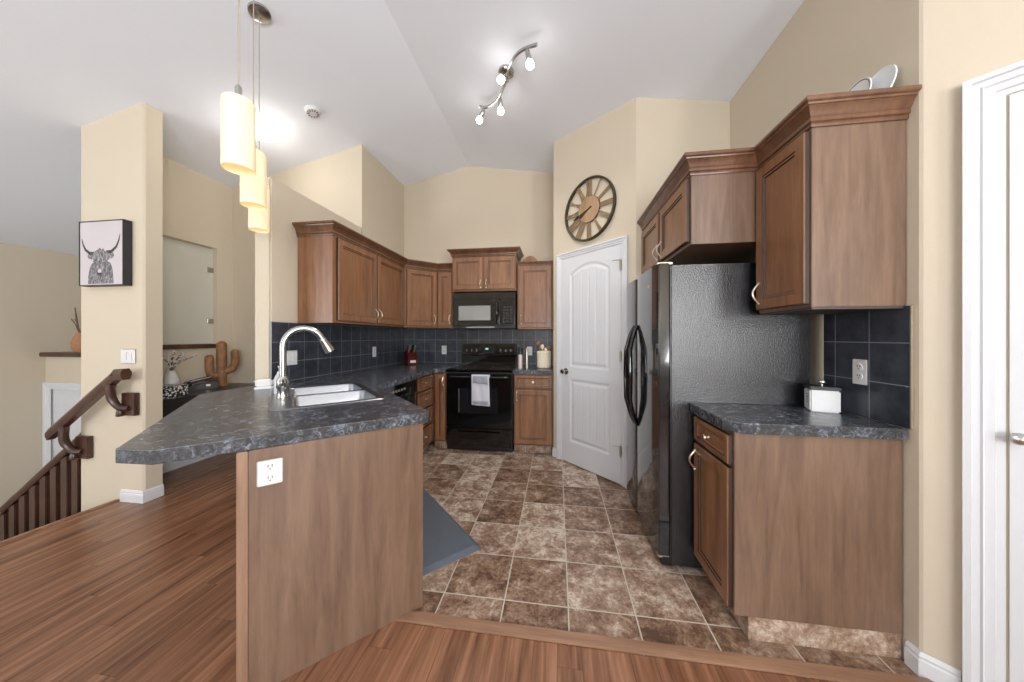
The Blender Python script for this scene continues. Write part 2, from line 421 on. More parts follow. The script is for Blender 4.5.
# column by the stairs and the wall behind it with its glazed opening
b = MB(); b.prism([(-3.83, 2.03), (-3.225, 2.03), (-3.213, 2.042), (-3.213, 2.15), (-3.83, 2.15)], -1.31, top); struct('wall_column', b, M['wall'])
b = MB()
def mz(y0, y1, z0, z1): b.prism([(-3.83, y0), (-3.73, y0), (-3.73, y1), (-3.83, y1)], z0, z1)
mz(2.15, 3.15, -1.3, 1.18); mz(2.15, 3.15, 2.28, top); mz(2.98, 3.15, 1.18, 2.28); struct('wall_stair', b, M['wall'])
b = MB(); b.box(-3.85, 2.15, 1.18, -3.70, 2.99, 1.225, 0.004); struct('trim_2', b, M['stairwood'])
# far entry
wall('wall_far', [(-6.5, -3), (-6.5, 5.2), (-6.62, 5.2), (-6.62, -3)], -1.31)
b = MB(); b.box(-6.5, 3.14, -1.31, -6.44, 3.3, 1.05); b.box(-5.50, 3.14, -1.31, -3.83, 3.3, 1.05); b.box(-6.44, 3.14, 0.70, -5.50, 3.3, 1.05); b.box(-6.5, 3.3, -1.31, -3.83, 3.35, 1.0)
struct('wall_entry', b, M['wall'])
wall('wall_ledge', [(-6.5, 4.6), (-3.83, 4.6), (-3.83, 4.7), (-6.5, 4.7)], 0.9)
b = MB(); b.box(-6.5, 3.3, 0.9, -3.83, 4.6, 1.045); struct('trim_3', b, M['wall'])
b = MB(); b.box(-6.53, 3.09, 1.05, -3.83, 3.36, 1.105, 0.006); struct('trim_4', b, M['stairwood'])
b = MB(); b.prism([(-6.3, 3.9), (-5.2, 3.9), (-5.2, 4.6), (-6.3, 4.6)], 2.12, top); struct('trim_5', b, M['wall'])
# stairs going down beside the column
b = MB(); P = [(-3.46, -0.001)]
x, z = -3.46, 0.0
for i in range(6):
    P += [(x, z-0.19), (x-0.25, z-0.19)]; x -= 0.25; z -= 0.19
P += [(x, -1.31), (-3.46, -1.31)]
b.xz(P, 0.98, 2.02); struct('stair_flight', b, M['laminate'])
b = MB(); b.box(-3.475, -3, -0.10, -3.44, 2.03, 0.012, 0.005); struct('trim_6', b, M['threshold'])

# baseboards
BB = [(0, 0), (0.014, 0), (0.014, 0.062), (0.010, 0.070), (0.012, 0.078), (0.004, 0.092), (0, 0.092)]
def base(name, path):
    b = MB(); b.sweep(path, BB); struct(name, b, M['white'])
base('baseboard_column', [(-3.42, 2.03), (-3.213, 2.03), (-3.213, 2.15)])
base('baseboard_right', [(XR, 1.462), (XR, 1.418), (XR+0.082*d7+0.004, 1.418-0.082*d7-0.004)])
base('baseboard_pantry', [(q1[0], 3.50), (q1[0], q1[1]-0.001), (q[0]+0.09*d7, q[1]-0.09*d7)])
base('baseboard_pantry', [(0.658-0.062, 2.767+0.062), (0.658, 2.767)])
base('baseboard_middle', [(-3.70, 3.15), (XL-0.14, 3.15)])
base('baseboard_stair', [(-3.73, 2.15), (-3.73, 3.15)])

# ------------------------------------------------------------------ moulded doors
def casing(root, x0, x1, ztop, wdt=0.07, th=0.02, zb=0.0):
    b = MB(); prof = [(0, 0), (0, -th*1.2), (wdt*0.20, -th*1.25), (wdt*0.24, -th*0.85), (wdt*0.42, -th*0.8), (wdt*0.48, -th*1.0), (wdt*0.54, -th*0.7), (wdt*0.76, -th*0.65), (wdt*0.80, -th*0.3), (wdt, -th*0.25), (wdt, 0)]
    # mitred architrave: left leg, head, right leg
    def pt(u, d, k):
        return [(x0+u, d, zb), (x0+u, d, ztop-u), (x1-u, d, ztop-u), (x1-u, d, zb)][k]
    b.rings([[pt(u, d, k) for u, d in prof] for k in range(4)])
    return b.build('casing', M['white'], root, 30)
def moulded_door(root, x0, x1, z0, z1, y=0.0, cell=0.007, grooves=True, name='door_leaf'):
    W, H = x1-x0, z1-z0
    st = 0.115*W/0.7; rail_b = 0.22; mid = 0.44*H; lock = 0.13
    panels = [(x0+st, z0+rail_b, x1-st, z0+mid-lock/2, 0), (x0+st, z0+mid+lock/2, x1-st, z1-0.17, 0.085)]
    def sd(x, z, p):
        a, b_, c, d, rise = p
        u = (x-a)/(c-a)*2-1
        ztop = d + rise*(max(0, 1-u*u)) - 0.0
        return min(x-a, c-x, z-b_, ztop-z)
    def hf(x, z):
        for p in panels:
            s_ = sd(x, z, p)
            if s_ > 0:
                if s_ < 0.012: return 0.009*s_/0.012
                if s_ < 0.03: return 0.009-0.002*(s_-0.012)/0.018
                if s_ < 0.045: return 0.007-0.006*(s_-0.03)/0.015
                g = 0.001
                if grooves and s_ > 0.05:
                    k = ((x-x0-W/2)/0.085) % 1.0
                    if min(k, 1-k) < 0.05: g += 0.003
                return g
        return 0
    nx = int(W/cell); nz = int(H/(cell*1.3)); b = MB()
    G = [[b.bm.verts.new((x0+W*i/nx, y+hf(x0+W*i/nx, z0+H*j/nz), z0+H*j/nz)) for i in range(nx+1)] for j in range(nz+1)]
    for j in range(nz):
        for i in range(nx): b._f([G[j][i], G[j][i+1], G[j+1][i+1], G[j+1][i]])
    o = b
    o.box(x0, y+0.0125, z0, x1, y+0.036, z1)
    for side in (x0, x1-0.001): o.box(side, y+0.0005, z0, side+0.001, y+0.013, z1)
    return o.build(name, M['white'], root, 50)
def knob(parent, x, z, y=0.0, r=0.028):
    b = MB(); T = Matrix.Rotation(PI/2, 4, 'X')
    b.lathe([(r*1.15, 0), (r*1.15, 0.006), (r*0.4, 0.012), (r*0.4, 0.03), (r*0.95, 0.045), (r, 0.056), (r*0.75, 0.068), (0.002, 0.072)], (x, y, z), 20, T)
    return b.build('knob', M['chrome'], parent, 40)
# pantry door on its 45 degree wall
dr = thing('door_1', 'white two panel arched pantry door below the round wall clock', 'door', (q[0], q[1], 0), -R45)
dr['kind'] = 'structure'
casing(dr, 0.10, 0.945, 2.175)
leaf = moulded_door(dr, 0.168, 0.878, 0.012, 2.105, -0.012)
knob(leaf, 0.232, 0.945, -0.012)
for zz in (0.30, 1.13, 1.93):
    b = MB(); b.box(0.868, -0.022, zz-0.045, 0.886, -0.010, zz+0.045, 0.002)
    b.tube([(0.880, -0.024, zz-0.05), (0.880, -0.024, zz+0.05)], 0.006, 8)
    if zz != 1.13: b.tube([(0.88, -0.026, zz+0.045), (0.84, -0.05, zz+0.045), (0.82, -0.05, zz+0.045)], 0.004, 6)
    b.build('hinge', M['silver'], dr, 30)
# door at the right edge, on the angled wall
dr = thing('door_2', 'white door in a wide moulded casing at the right edge', 'door', (XR+0.006, 1.414, 0), -R45); dr['kind'] = 'structure'
casing(dr, 0.083, 1.15, 2.205, 0.085, 0.026)
leaf = moulded_door(dr, 0.175, 1.06, 0.012, 2.115, -0.008, 0.01, False)
knob(leaf, 0.19, 0.965, 0.018, 0.02)
# front door far down in the entry
dr = thing('door_3', 'white panelled front door down in the split entry', 'door', (-6.5, 3.14, -1.31), 0); dr['kind'] = 'structure'
casing(dr, 0.0, 1.06, 2.03, 0.09, 0.02)
moulded_door(dr, 0.06, 1.0, 0.01, 1.96, 0.02, 0.02, False)

# ------------------------------------------------------------------ cabinets
DOOR = [(0, 0), (0, -0.017), (0.004, -0.021), (0.050, -0.021), (0.053, -0.016), (0.062, -0.016), (0.065, -0.010)]
DRAW = [(0, 0), (0, -0.017), (0.004, -0.021), (0.024, -0.021), (0.028, -0.016), (0.034, -0.012)]
CROWN = [(0, -0.012), (0.006, -0.012), (0.008, -0.006), (0.006, 0.004), (0.013, 0.008), (0.014, 0.018), (0.012, 0.024), (0.018, 0.032), (0.026, 0.050), (0.036, 0.060), (0.040, 0.061), (0.042, 0.068), (0.050, 0.072), (0.053, 0.077), (0.052, 0.088), (0, 0.088)]
def pull(parent, x, z0, z1, y=-0.021, bow=0.03):
    b = MB(); n = 12
    b.tube([(x, y-bow*math.sin(PI*i/n)+0.002, z0+(z1-z0)*i/n) for i in range(n+1)], [0.0055-0.001*abs(i-n/2)/(n/2) for i in range(n+1)], 8)
    for z in (z0, z1): b.lathe([(0.008, 0), (0.007, 0.006), (0.003, 0.008)], (x, y, z), 10, Matrix.Rotation(PI/2, 4, 'X'))
    return b.build('handle', M['nickel'], parent, 40)
def cab_door(root, x0, x1, z0, z1, hx=None, hz=None, hl=0.1):
    b = MB(); b.loops(x0, z0, x1, z1, DOOR, gl=(0, 3, 5))
    o = b.build('door', [M['cab'], M['glaze']], root)
    if hx is not None: pull(o, hx, hz, hz+hl)
    return o
def cab_drawer(root, x0, x1, z0, z1):
    b = MB(); b.loops(x0, z0, x1, z1, DRAW, gl=(0, 3)); o = b.build('drawer', [M['cab'], M['glaze']], root)
    k = MB(); k.lathe([(0.009, 0), (0.005, 0.006), (0.005, 0.014), (0.015, 0.02), (0.014, 0.027), (0.004, 0.03)], ((x0+x1)/2, -0.021, (z0+z1)/2), 14, Matrix.Rotation(PI/2, 4, 'X'))
    k.build('knob', M['nickel'], o, 40); return o
def carcass(root, w_, d, z0, z1, mat='panel', gap=0.0):
    b = MB(); b.box(0.001, 0.001, z0, w_-0.001, d, z1, 0.002)
    return b.build('carcass', M[mat], root)
def crown(root, path, z):
    b = MB(); b.sweep(path, [(a, z+h) for a, h in CROWN]); return b.build('crown_moulding', M['cab_dark'], root, 25)
def topboard(root, poly, z):
    b = MB(); b.prism(poly, z, z+0.075); return b.build('top_board', M['cab_dark'], root)

# left wall uppers (two tall doors)
t = thing('upper_cabinet', 'long two-door wall cabinet above the sink end of the counter, bare side facing the room', 'cabinet', (-1.78, 2.285, 0), PI/2)
carcass(t, 1.19, 0.315, 1.415, 2.128, 'cab')
cab_door(t, 0.045, 0.60, 1.435, 2.108, 0.572, 1.47)
cab_door(t, 0.615, 1.165, 1.435, 2.108, 0.643, 1.47)
crown(t, [(0, 0.315), (0, 0), (1.19, 0)], 2.128)
# diagonal corner upper
t = thing('upper_cabinet', 'diagonal corner wall cabinet with one door, left of the narrow cabinet', 'cabinet', (-1.78, 3.49, 0), R45)
L45 = 0.29*math.sqrt(2)
b = MB(); b.prism([(0, 0.001), (L45, 0.001), (L45+0.22, 0.222), (L45/2+0.008, 0.64), (-0.22, 0.222)], 1.415, 2.128)
b.build('carcass', M['cab'], t)
cab_door(t, 0.02, L45-0.02, 1.435, 2.108, L45-0.045, 1.47)
crown(t, [(0, 0), (L45, 0)], 2.128)
# narrow upper between the corner and the microwave cabinet
t = thing('upper_cabinet', 'narrow one-door wall cabinet between corner cabinet and microwave', 'cabinet', (-1.488, 3.78, 0), 0)
carcass(t, 0.20, 0.318, 1.415, 2.128, 'cab'); cab_door(t, 0.012, 0.19, 1.435, 2.108, 0.165, 1.47); crown(t, [(0, 0), (0.20, 0)], 2.128)
# raised cabinet over the microwave
t = thing('upper_cabinet', 'raised two-door cabinet directly above the black microwave', 'cabinet', (-1.285, 3.745, 0), 0)
carcass(t, 0.80, 0.353, 1.86, 2.295, 'cab')
cab_door(t, 0.012, 0.392, 1.88, 2.272, 0.365, 1.90, 0.09); cab_door(t, 0.408, 0.788, 1.88, 2.272, 0.435, 1.90, 0.09)
b = MB(); b.sweep([(0, 0.353), (0, 0), (0.80, 0), (0.80, 0.353)], [(a, 2.295+h*0.9) for a, h in CROWN]); b.build('crown_moulding', M['cab_dark'], t, 25)
# right of microwave
t = thing('upper_cabinet', 'one-door wall cabinet right of the microwave, above the utensil crock', 'cabinet', (-0.475, 3.78, 0), 0)
carcass(t, 0.430, 0.318, 1.395, 2.165, 'cab'); cab_door(t, 0.02, 0.410, 1.412, 2.145, 0.045, 1.46)
b = MB(); b.sweep([(0.0, 0), (0.430, 0)], [(a*0.35, 2.165+h*0.5) for a, h in CROWN]); b.build('crown_moulding', M['cab_dark'], t, 25)
# over the refrigerator
t = thing('upper_cabinet', 'short deep two-door cabinet above the black refrigerator', 'cabinet', (0.715, 2.755, 0), -PI/2)
carcass(t, 0.945, 0.668, 1.80, 2.18, 'panel')
cab_door(t, 0.02, 0.455, 1.82, 2.16, 0.425, 1.84, 0.1); cab_door(t, 0.485, 0.925, 1.82, 2.16, 0.515, 1.84, 0.1)
crown(t, [(0, 0), (0.945, 0), (0.945, 0.33)], 2.18)
# near right upper
t = thing('upper_cabinet', 'tall one-door wall cabinet nearest the camera with two plates on top', 'cabinet', (1.045, 1.81, 0), -PI/2)
carcass(t, 0.345, 0.338, 1.425, 2.255, 'panel')
cab_door(t, 0.01, 0.335, 1.44, 2.16, 0.035, 1.47, 0.105)
crown(t, [(0.0, 0), (0.345, 0), (0.345, 0.338)], 2.18)
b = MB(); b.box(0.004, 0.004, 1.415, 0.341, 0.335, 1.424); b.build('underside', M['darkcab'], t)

# base cabinets
def toekick(root, x0, x1, y, z=0.1, th=0.012):
    b = MB(); b.box(x0, y, 0.0, x1, y+th, z, 0.001); return b.build('toe_kick', M['toetile'], root)
t = thing('base_cabinet', 'base cabinet with one drawer and one door, right of the range', 'cabinet', (-0.478, 3.47, 0), 0)
carcass(t, 0.434, 0.625, 0.1, 0.888, 'cab_dark'); cab_drawer(t, 0.015, 0.418, 0.735, 0.872); cab_door(t, 0.015, 0.418, 0.12, 0.715, 0.035, 0.60, 0.09); toekick(t, 0, 0.416, 0.06)
t = thing('base_cabinet', 'narrow base cabinet door in the corner left of the range', 'cabinet', (-1.425, 3.47, 0), 0)
carcass(t, 0.160, 0.625, 0.1, 0.888, 'cab_dark'); cab_door(t, 0.035, 0.154, 0.12, 0.872, 0.132, 0.75, 0.09); toekick(t, 0, 0.160, 0.06)
t = thing('base_cabinet', 'base cabinet with a stack of knobbed drawers, between dishwasher and corner', 'cabinet', (-1.425, 3.02, 0), PI/2)
carcass(t, 0.44, 0.66, 0.1, 0.888, 'cab_dark')
for z0, z1 in ((0.735, 0.872), (0.54, 0.715), (0.34, 0.52), (0.12, 0.32)): cab_drawer(t, 0.015, 0.40, z0, z1)
toekick(t, 0, 0.44, 0.06)
# dishwasher
t = thing('dishwasher', 'black built-in dishwasher under the counter beside the sink', 'dishwasher', (-1.425, 2.40, 0), PI/2)
b = MB(); b.box(0.003, 0.03, 0.02, 0.597, 0.6, 0.885, 0.003); b.build('tub', M['blackmat'], t)
b = MB(); b.box(0.006, -0.012, 0.11, 0.594, 0.03, 0.74, 0.006); b.build('door', M['black'], t)
b = MB(); b.box(0.006, -0.022, 0.745, 0.594, 0.03, 0.88, 0.008); pn = b.build('control_panel', M['black'], t)
for k in range(6):
    b = MB(); b.box(0.08+0.05*k, -0.025, 0.81, 0.11+0.05*k, -0.021, 0.83, 0.001); b.build('button', M['silver'], pn)
b = MB(); b.tube([(0.2, -0.02, 0.77), (0.22, -0.04, 0.77), (0.38, -0.04, 0.77), (0.40, -0.02, 0.77)], 0.008, 8); b.build('handle', M['black'], t, 40)

# peninsula body (45 degrees)
t = thing('peninsula_cabinet', 'wood-panelled peninsula base under the angled breakfast bar', 'cabinet', (-1.121, 0.959, 0), R45)
LP = 0.676
b = MB(); b.prism([(0.02, 0.02), (LP-0.02, 0.02), (LP-0.02, 1.03), (0.35, 1.36), (0.02, 1.36)], 0.0, 0.74); b.build('carcass', M['cab_dark'], t)
b = MB(); b.box(LP-0.02, 0.02, 0.1, LP, 1.02, 0.888); b.build('face_frame', M['cab'], t)
for y0, hx in ((0.05, 0.40), (0.53, 0.05)):
    b = MB(); b.loops(0, 0.12, 0.45, 0.86, DOOR, gl=(0, 3, 5)); o = b.build('door', [M['cab'], M['glaze']], t, loc=(LP+0.0005, y0, 0), rotz=PI/2)
    pull(o, hx, 0.72, 0.82)
b = MB(); b.box(0.033, 0.0, 0.0, LP+0.004, 0.02, 0.889, 0.0015); b.build('end_panel', M['panel'], t)
b = MB(); b.box(0.0, -0.004, 0.0, 0.032, 0.03, 0.889, 0.003); b.box(0.0, 0.03, 0, 0.02, 1.36, 0.889); b.build('corner_post', M['post'], t)
# right lower cabinet
t = thing('base_cabinet', 'near right base cabinet with plain side panel, one drawer and one door', 'cabinet', (0.757, 1.845, 0), -PI/2)
carcass(t, 0.37, 0.622, 0.1, 0.889, 'panel')
cab_drawer(t, 0.012, 0.355, 0.745, 0.87); cab_door(t, 0.012, 0.355, 0.12, 0.728, 0.03, 0.59, 0.1)
toekick(t, 0.0, 0.36, 0.055)
b = MB(); b.box(0.350, 0.056, 0, 0.366, 0.622, 0.099, 0.001)
o = b.build('toe_kick', M['toetile'], t)

# ------------------------------------------------------------------ countertops
def slab(name, label, outer, hole, z0, z1, bev=0.003):
    t = bmesh.new()
    def loop(pts): 
        vs = [t.verts.new((p[0], p[1], z1)) for p in pts]
        return [t.edges.new((vs[i], vs[(i+1) % len(vs)])) for i in range(len(vs))]
    eo = loop(outer); eh = loop(hole) if hole else []
    bmesh.ops.triangle_fill(t, edges=eo+eh, use_beauty=True)
    top = t.faces[:]
    r = bmesh.ops.extrude_face_region(t, geom=top)
    for v in [g for g in r['geom'] if isinstance(g, bmesh.types.BMVert)]: v.co.z = z0
    m = MB(); m.merge(t)
    o = m.build(name, M['counter']); 
    md = o.modifiers.new('bevel', 'BEVEL'); md.width = bev; md.segments = 3; md.limit_method = 'ANGLE'; md.angle_limit = math.radians(50)
    return tag(o, label, 'countertop')
def pl(a, b_): return (a*d7-b_*d7, a*d7+b_*d7)       # peninsula frame -> world
# sink frame: a (toward the kitchen), b (away)
SA, SB, SW, SL = -0.03, 1.925, 0.545, 0.79
hole = [pl(SA+0.03, SB+0.03), pl(SA+SW-0.03, SB+0.03), pl(SA+SW-0.03, SB+SL-0.03), pl(SA+0.03, SB+SL-0.03)]
corner = arc(-1.33, 3.36, 0.09, PI, PI/2, 5)
slab('countertop', 'dark grey marbled peninsula countertop running round to the range',
     [(-1.42, 0.827), (-1.286, 0.832), (-0.612, 1.437), (-0.617, 1.46), (-1.335, 2.17), (-1.385, 3.30)] + corner[1:] + [(-1.268, 3.45), (-1.268, 4.088), (-2.088, 4.088), (-2.088, 2.04), (-2.245, 2.04), (-2.245, 1.69)],
     hole, 0.889, ZC)
slab('countertop', 'short dark countertop right of the range holding the utensil crock', [(-0.488, 3.445), (-0.042, 3.445), (-0.042, 4.088), (-0.488, 4.088)], None, 0.889, ZC-0.005)
slab('countertop', 'dark grey countertop beside the refrigerator with the white canister', [(0.726, 1.852), (0.726, 1.51), (0.775, 1.452), (1.374, 1.452), (1.374, 1.852)], None, 0.890, 0.936)

# ------------------------------------------------------------------ backsplashes
b = MB(); b.box(XL, 2.047, ZC-0.0, XL+0.010, 4.09, 1.415)
tag(b.build('backsplash', M['slateY']), 'dark slate tile backsplash on the left wall behind the sink', 'backsplash')
b = MB(); b.box(XL+0.012, YB-0.011, 0.90, -0.062, YB-0.001, 1.412)
tag(b.build('backsplash', M['slateX']), 'dark slate tile backsplash on the rear wall behind the range', 'backsplash')
b = MB(); b.box(XR-0.010, 1.447, 0.937, XR, 1.850, 1.424)
o = tag(b.build('backsplash', M['slateR']), 'black tile backsplash on the right wall beside the refrigerator', 'backsplash')
b = MB(); b.box(XR-0.011, 1.440, 0.937, XR, 1.4465, 1.425, 0.001); b.build('edge_strip', M['silver'], o)
b = MB(); b.box(XR-0.011, 1.8505, 0.937, XR, 1.87, 1.425, 0.001); b.build('edge_strip', M['wall'], o)

# outlets and switches (local: facing -y)
def plate(label, loc, rotz, kind='outlet', w_=0.072, h_=0.118, group=None, name=None):
    t = thing(name or ('wall_outlet' if kind == 'outlet' else 'light_switch'), label, 'outlet' if kind == 'outlet' else 'light switch', loc, rotz, group)
    b = MB(); b.box(-w_/2, -0.006, -h_/2, w_/2, 0, h_/2, 0.003); b.build('cover_plate', M['plastic'], t)
    if kind == 'outlet':
        for s_ in (-1, 1):
            b = MB(); b.lathe([(0.017, 0), (0.016, 0.003), (0.001, 0.003)], (0, -0.006, s_*0.021), 18, Matrix.Rotation(PI/2, 4, 'X')); so = b.build('socket', M['plastic'], t)
            b = MB()
            for dx in (-0.006, 0.006): b.box(dx-0.0013, -0.0098, s_*0.021, dx+0.0013, -0.0088, s_*0.021+0.009)
            b.lathe([(0.0026, 0), (0.0025, 0.0008), (0.0003, 0.0008)], (0, -0.009, s_*0.021-0.007), 8, Matrix.Rotation(PI/2, 4, 'X'))
            b.build('slots', M['slot'], so)
    else:
        n = 2 if w_ > 0.1 else 1
        for k in range(n):
            x = (k-(n-1)/2)*0.046
            b = MB(); b.box(x-0.016, -0.010, -0.033, x+0.016, -0.005, 0.033, 0.002); b.build('rocker', M['plastic'], t)
    return t
pp = pl(0, 0)
s_out = 0.095
plate('white double socket outlet on the peninsula end panel', (-1.121+s_out*d7+0.0005, 0.959+s_out*d7-0.0005, 0.80), R45, 'outlet', 0.078, 0.094)
plate('white outlet on the black tiles above the near right countertop', (XR-0.0105, 1.647, 1.141), -PI/2)
plate('white outlet on the rear tiles right of the range', (-0.352, YB-0.0105, 1.117), 0)
plate('white outlet on the rear tiles left of the range', (-1.515, YB-0.0105, 1.125), 0)
plate('white double switch on the left tiles just behind the faucet', (XL+0.0105, 2.215, 1.135), PI/2, 'switch', 0.118, 0.118)
plate('white outlet on the left tiles between sink and knife block', (XL+0.0105, 3.36, 1.130), PI/2)
plate('white double light switch on the beige column above the handrail', (-3.355, 2.0295, 1.148), 0, 'switch', 0.145, 0.115)

# ------------------------------------------------------------------ range
t = thing('range', 'black freestanding electric range with a towel on its door', 'stove', (-1.262, 3.47, 0))
W = 0.766
b = MB(); b.box(0, 0.03, 0.0, W, 0.625, 0.90, 0.004); b.build('body', M['blackmat'], t)
b = MB(); b.box(-0.003, 0.0, 0.90, W+0.003, 0.55, 0.928, 0.006); ct = b.build('cooktop', M['blackglass'], t)
for x, y, r in ((0.2, 0.16, 0.10), (0.56, 0.16, 0.08), (0.2, 0.40, 0.08), (0.56, 0.40, 0.10)):
    b = MB(); b.lathe([(r, 0), (r, 0.0008), (r-0.004, 0.0008), (r-0.004, 0)], (x, y, 0.9282), 32, closed=True); b.build('burner_ring', M['slot'], ct)
b = MB(); b.box(0.004, -0.005, 0.27, W-0.004, 0.03, 0.885, 0.008); dd = b.build('oven_door', M['black'], t)
b = MB(); b.box(0.16, -0.0075, 0.43, W-0.16, -0.004, 0.72, 0.002); b.build('window', M['ovenglass'], dd)
b = MB(); b.box(0.15, -0.0075, 0.44, 0.157, -0.0055, 0.71, 0.0005); b.build('window_edge', M['silver'], dd)
b = MB(); b.tube([(0.05, -0.004, 0.845), (0.06, -0.045, 0.85), (0.10, -0.05, 0.85), (W-0.10, -0.05, 0.85), (W-0.06, -0.045, 0.85), (W-0.05, -0.004, 0.845)], 0.012, 10); b.build('handle', M['black'], dd, 40)
b = MB(); b.box(0.004, -0.003, 0.06, W-0.004, 0.03, 0.262, 0.006)
b.xz([(0.14, 0.215), (0.20, 0.185), (W-0.20, 0.185), (W-0.14, 0.215), (W-0.14, 0.225), (W/2, 0.232), (0.14, 0.225)], -0.028, -0.002, 0.004); b.build('storage_drawer', M['black'], t)
b = MB(); b.xz([(0.02, 0.928), (W-0.02, 0.928), (W-0.01, 1.20), (W-0.03, 1.215), (0.03, 1.215), (0.01, 1.20)], 0.55, 0.615, 0.006); bg = b.build('backguard', M['black'], t)
b = MB(); b.box(0.02, 0.53, 0.93, W-0.02, 0.555, 1.02, 0.006); b.build('vent_trim', M['black'], bg)
b = MB(); b.box(0.03, 0.543, 1.045, W-0.03, 0.552, 1.20, 0.003); b.build('control_panel', M['blackglass'], bg)
b = MB(); b.box(0.31, 0.540, 1.08, 0.45, 0.545, 1.18, 0.002); b.build('display', M['ovenglass'], bg)
b = MB(); b.box(0.335, 0.538, 1.135, 0.375, 0.541, 1.155, 0.001); b.build('clock_digits', plain('green_display', sc(120, 190, 170), 0.4, emis=sc(120, 220, 190), es=0.6), bg)
for x in (0.09, 0.16, 0.225, 0.54, 0.61, 0.675):
    b = MB(); b.lathe([(0.024, 0), (0.024, 0.006), (0.018, 0.012), (0.017, 0.026), (0.002, 0.028)], (x, 0.543, 1.125), 18, Matrix.Rotation(PI/2, 4, 'X')); k = b.build('knob', M['blackmat'], bg, 40)
    b = MB(); b.box(x-0.002, 0.512, 1.112, x+0.002, 0.516, 1.142); b.build('pointer', M['silver'], k)
for x in (0.03, W-0.06):
    b = MB(); b.box(x, 0.05, 0, x+0.03, 0.08, 0.06); b.build('foot', M['blackmat'], t)
# towel
t = thing('dish_towel', 'pale grey dish towel hanging over the oven door handle', 'towel', (-1.262+0.405, 3.42, 0))
b = MB()
def cloth(x0, x1, z0, z1, yf, nx=12, nz=16):
    G = []
    for j in range(nz+1):
        G.append([b.bm.verts.new((x0+(x1-x0)*i/nx + 0.008*(1-j/nz)*(i/nx), yf+0.004*math.sin(i*1.1+j*0.25), z0+(z1-z0)*j/nz-0.012*(1-j/nz)*(i/nx))) for i in range(nx+1)])
    for j in range(nz):
        for i in range(nx): b._f([G[j][i], G[j][i+1], G[j+1][i+1], G[j+1][i]])
cloth(-0.085, 0.115, 0.545, 0.872, -0.024)
o = b.build('cloth', M['towel'], t, 60); md = o.modifiers.new('thickness', 'SOLIDIFY'); md.thickness = 0.006
b = MB(); b.tube([(-0.088, -0.003, 0.862), (0.117, -0.003, 0.862)], 0.020, 12, True); b.build('fold', M['towel'], t, 60)
b = MB(); cloth(-0.066, 0.096, 0.79, 0.868, -0.039, 12, 4); o = b.build('band', M['towelband'], t, 60); md = o.modifiers.new('thickness', 'SOLIDIFY'); md.thickness = 0.002
b = MB(); cloth(-0.066, 0.10, 0.565, 0.592, -0.039, 12, 3); o = b.build('hem', M['towelband'], t, 60); md = o.modifiers.new('thickness', 'SOLIDIFY'); md.thickness = 0.002

# microwave
t = thing('microwave', 'black over-the-range microwave under the raised cabinet', 'microwave', (-1.265, 3.70, 1.405))
W, H = 0.772, 0.435
b = MB(); b.box(0, 0.03, 0, W, 0.39, H, 0.004); b.build('body', M['blackmat'], t)
b = MB(); b.box(0.002, 0.0, H-0.085, W-0.002, 0.035, H-0.002, 0.01); vg = b.build('vent_grille', M['black'], t)
b = MB(); b.box(0.002, 0.0, 0.04, 0.585, 0.035, H-0.088, 0.008); d_ = b.build('door', M['black'], t)
b = MB(); b.box(0.075, -0.004, 0.095, 0.475, 0.001, 0.275, 0.006); b.build('window', M['greyglass'], d_)
b = MB(); b.tube([(0.545, 0.0, 0.07), (0.555, -0.03, 0.10), (0.56, -0.042, 0.19), (0.555, -0.03, 0.28), (0.545, 0.0, 0.31)], 0.012, 10); b.build('handle', M['black'], d_, 40)
b = MB(); b.box(0.59, 0.0, 0.04, W-0.002, 0.035, H-0.088, 0.006); cp = b.build('control_panel', M['black'], t)
b = MB(); b.box(0.63, -0.002, 0.29, 0.74, 0.001, 0.32, 0.001); b.build('display', M['ovenglass'], cp)
for r in range(6):
    b = MB()
    for c in range(3): b.box(0.625+0.042*c, -0.003, 0.07+0.034*r, 0.655+0.042*c, 0.001, 0.092+0.034*r, 0.001)
    b.build('button_row', M['slot'], cp)
b = MB(); b.box(0.17, 0.0, 0.004, 0.52, 0.01, 0.02, 0.002); b.build('lower_vent', M['greyglass'], t)

# ------------------------------------------------------------------ refrigerator
t = thing('refrigerator', 'black side-by-side refrigerator with pebbled side panel', 'refrigerator', (0.555, 2.70, 0), -PI/2)
W, H = 0.835, 1.715
b = MB(); b.box(0, 0.075, 0.02, W, 0.77, H-0.012, 0.006); b.build('body', M['fridgeside'], t)
M['fdoor'] = plain('gloss_black_door', sc(30, 31, 34), 0.1, var=0.05, coat=0.6)
def fdoor(x0, x1):
    b = MB(); n = 10
    f = [(x0+(x1-x0)*i/n, 0.012*(abs(2*i/n-1)**3)) for i in range(n+1)]
    b.prism(f+[(x1, 0.068), (x0, 0.068)], 0.07, H, 0.004); return b.build('door', M['fdoor'], t, 40)
d1 = fdoor(0.003, 0.345); d2 = fdoor(0.352, W)
for dd_, x, sgn in ((d1, 0.315, -1), (d2, 0.385, 1)):
    b = MB(); n = 16; pts = []
    for i in range(n+1):
        u = i/n; k = (1-abs(2*u-1))**0.7
        pts.append((x+sgn*0.040*k, 0.004-0.055*min(1, k*1.6), 0.68+0.70*u))
    b.tube(pts, [0.013+0.004*math.sin(PI*i/n) for i in range(n+1)], 10); b.build('handle', M['black'], dd_, 50)
b = MB(); b.box(0.01, 0.03, 0.012, W-0.01, 0.10, 0.065, 0.004); b.build('base_grille', M['blackmat'], t)
for x in (0.03, W-0.08):
    b = MB(); b.box(x, 0.015, H+0.001, x+0.04, 0.10, H+0.014, 0.003); b.build('hinge_cover', M['silver' if x > 0.5 else 'blackmat'], t)
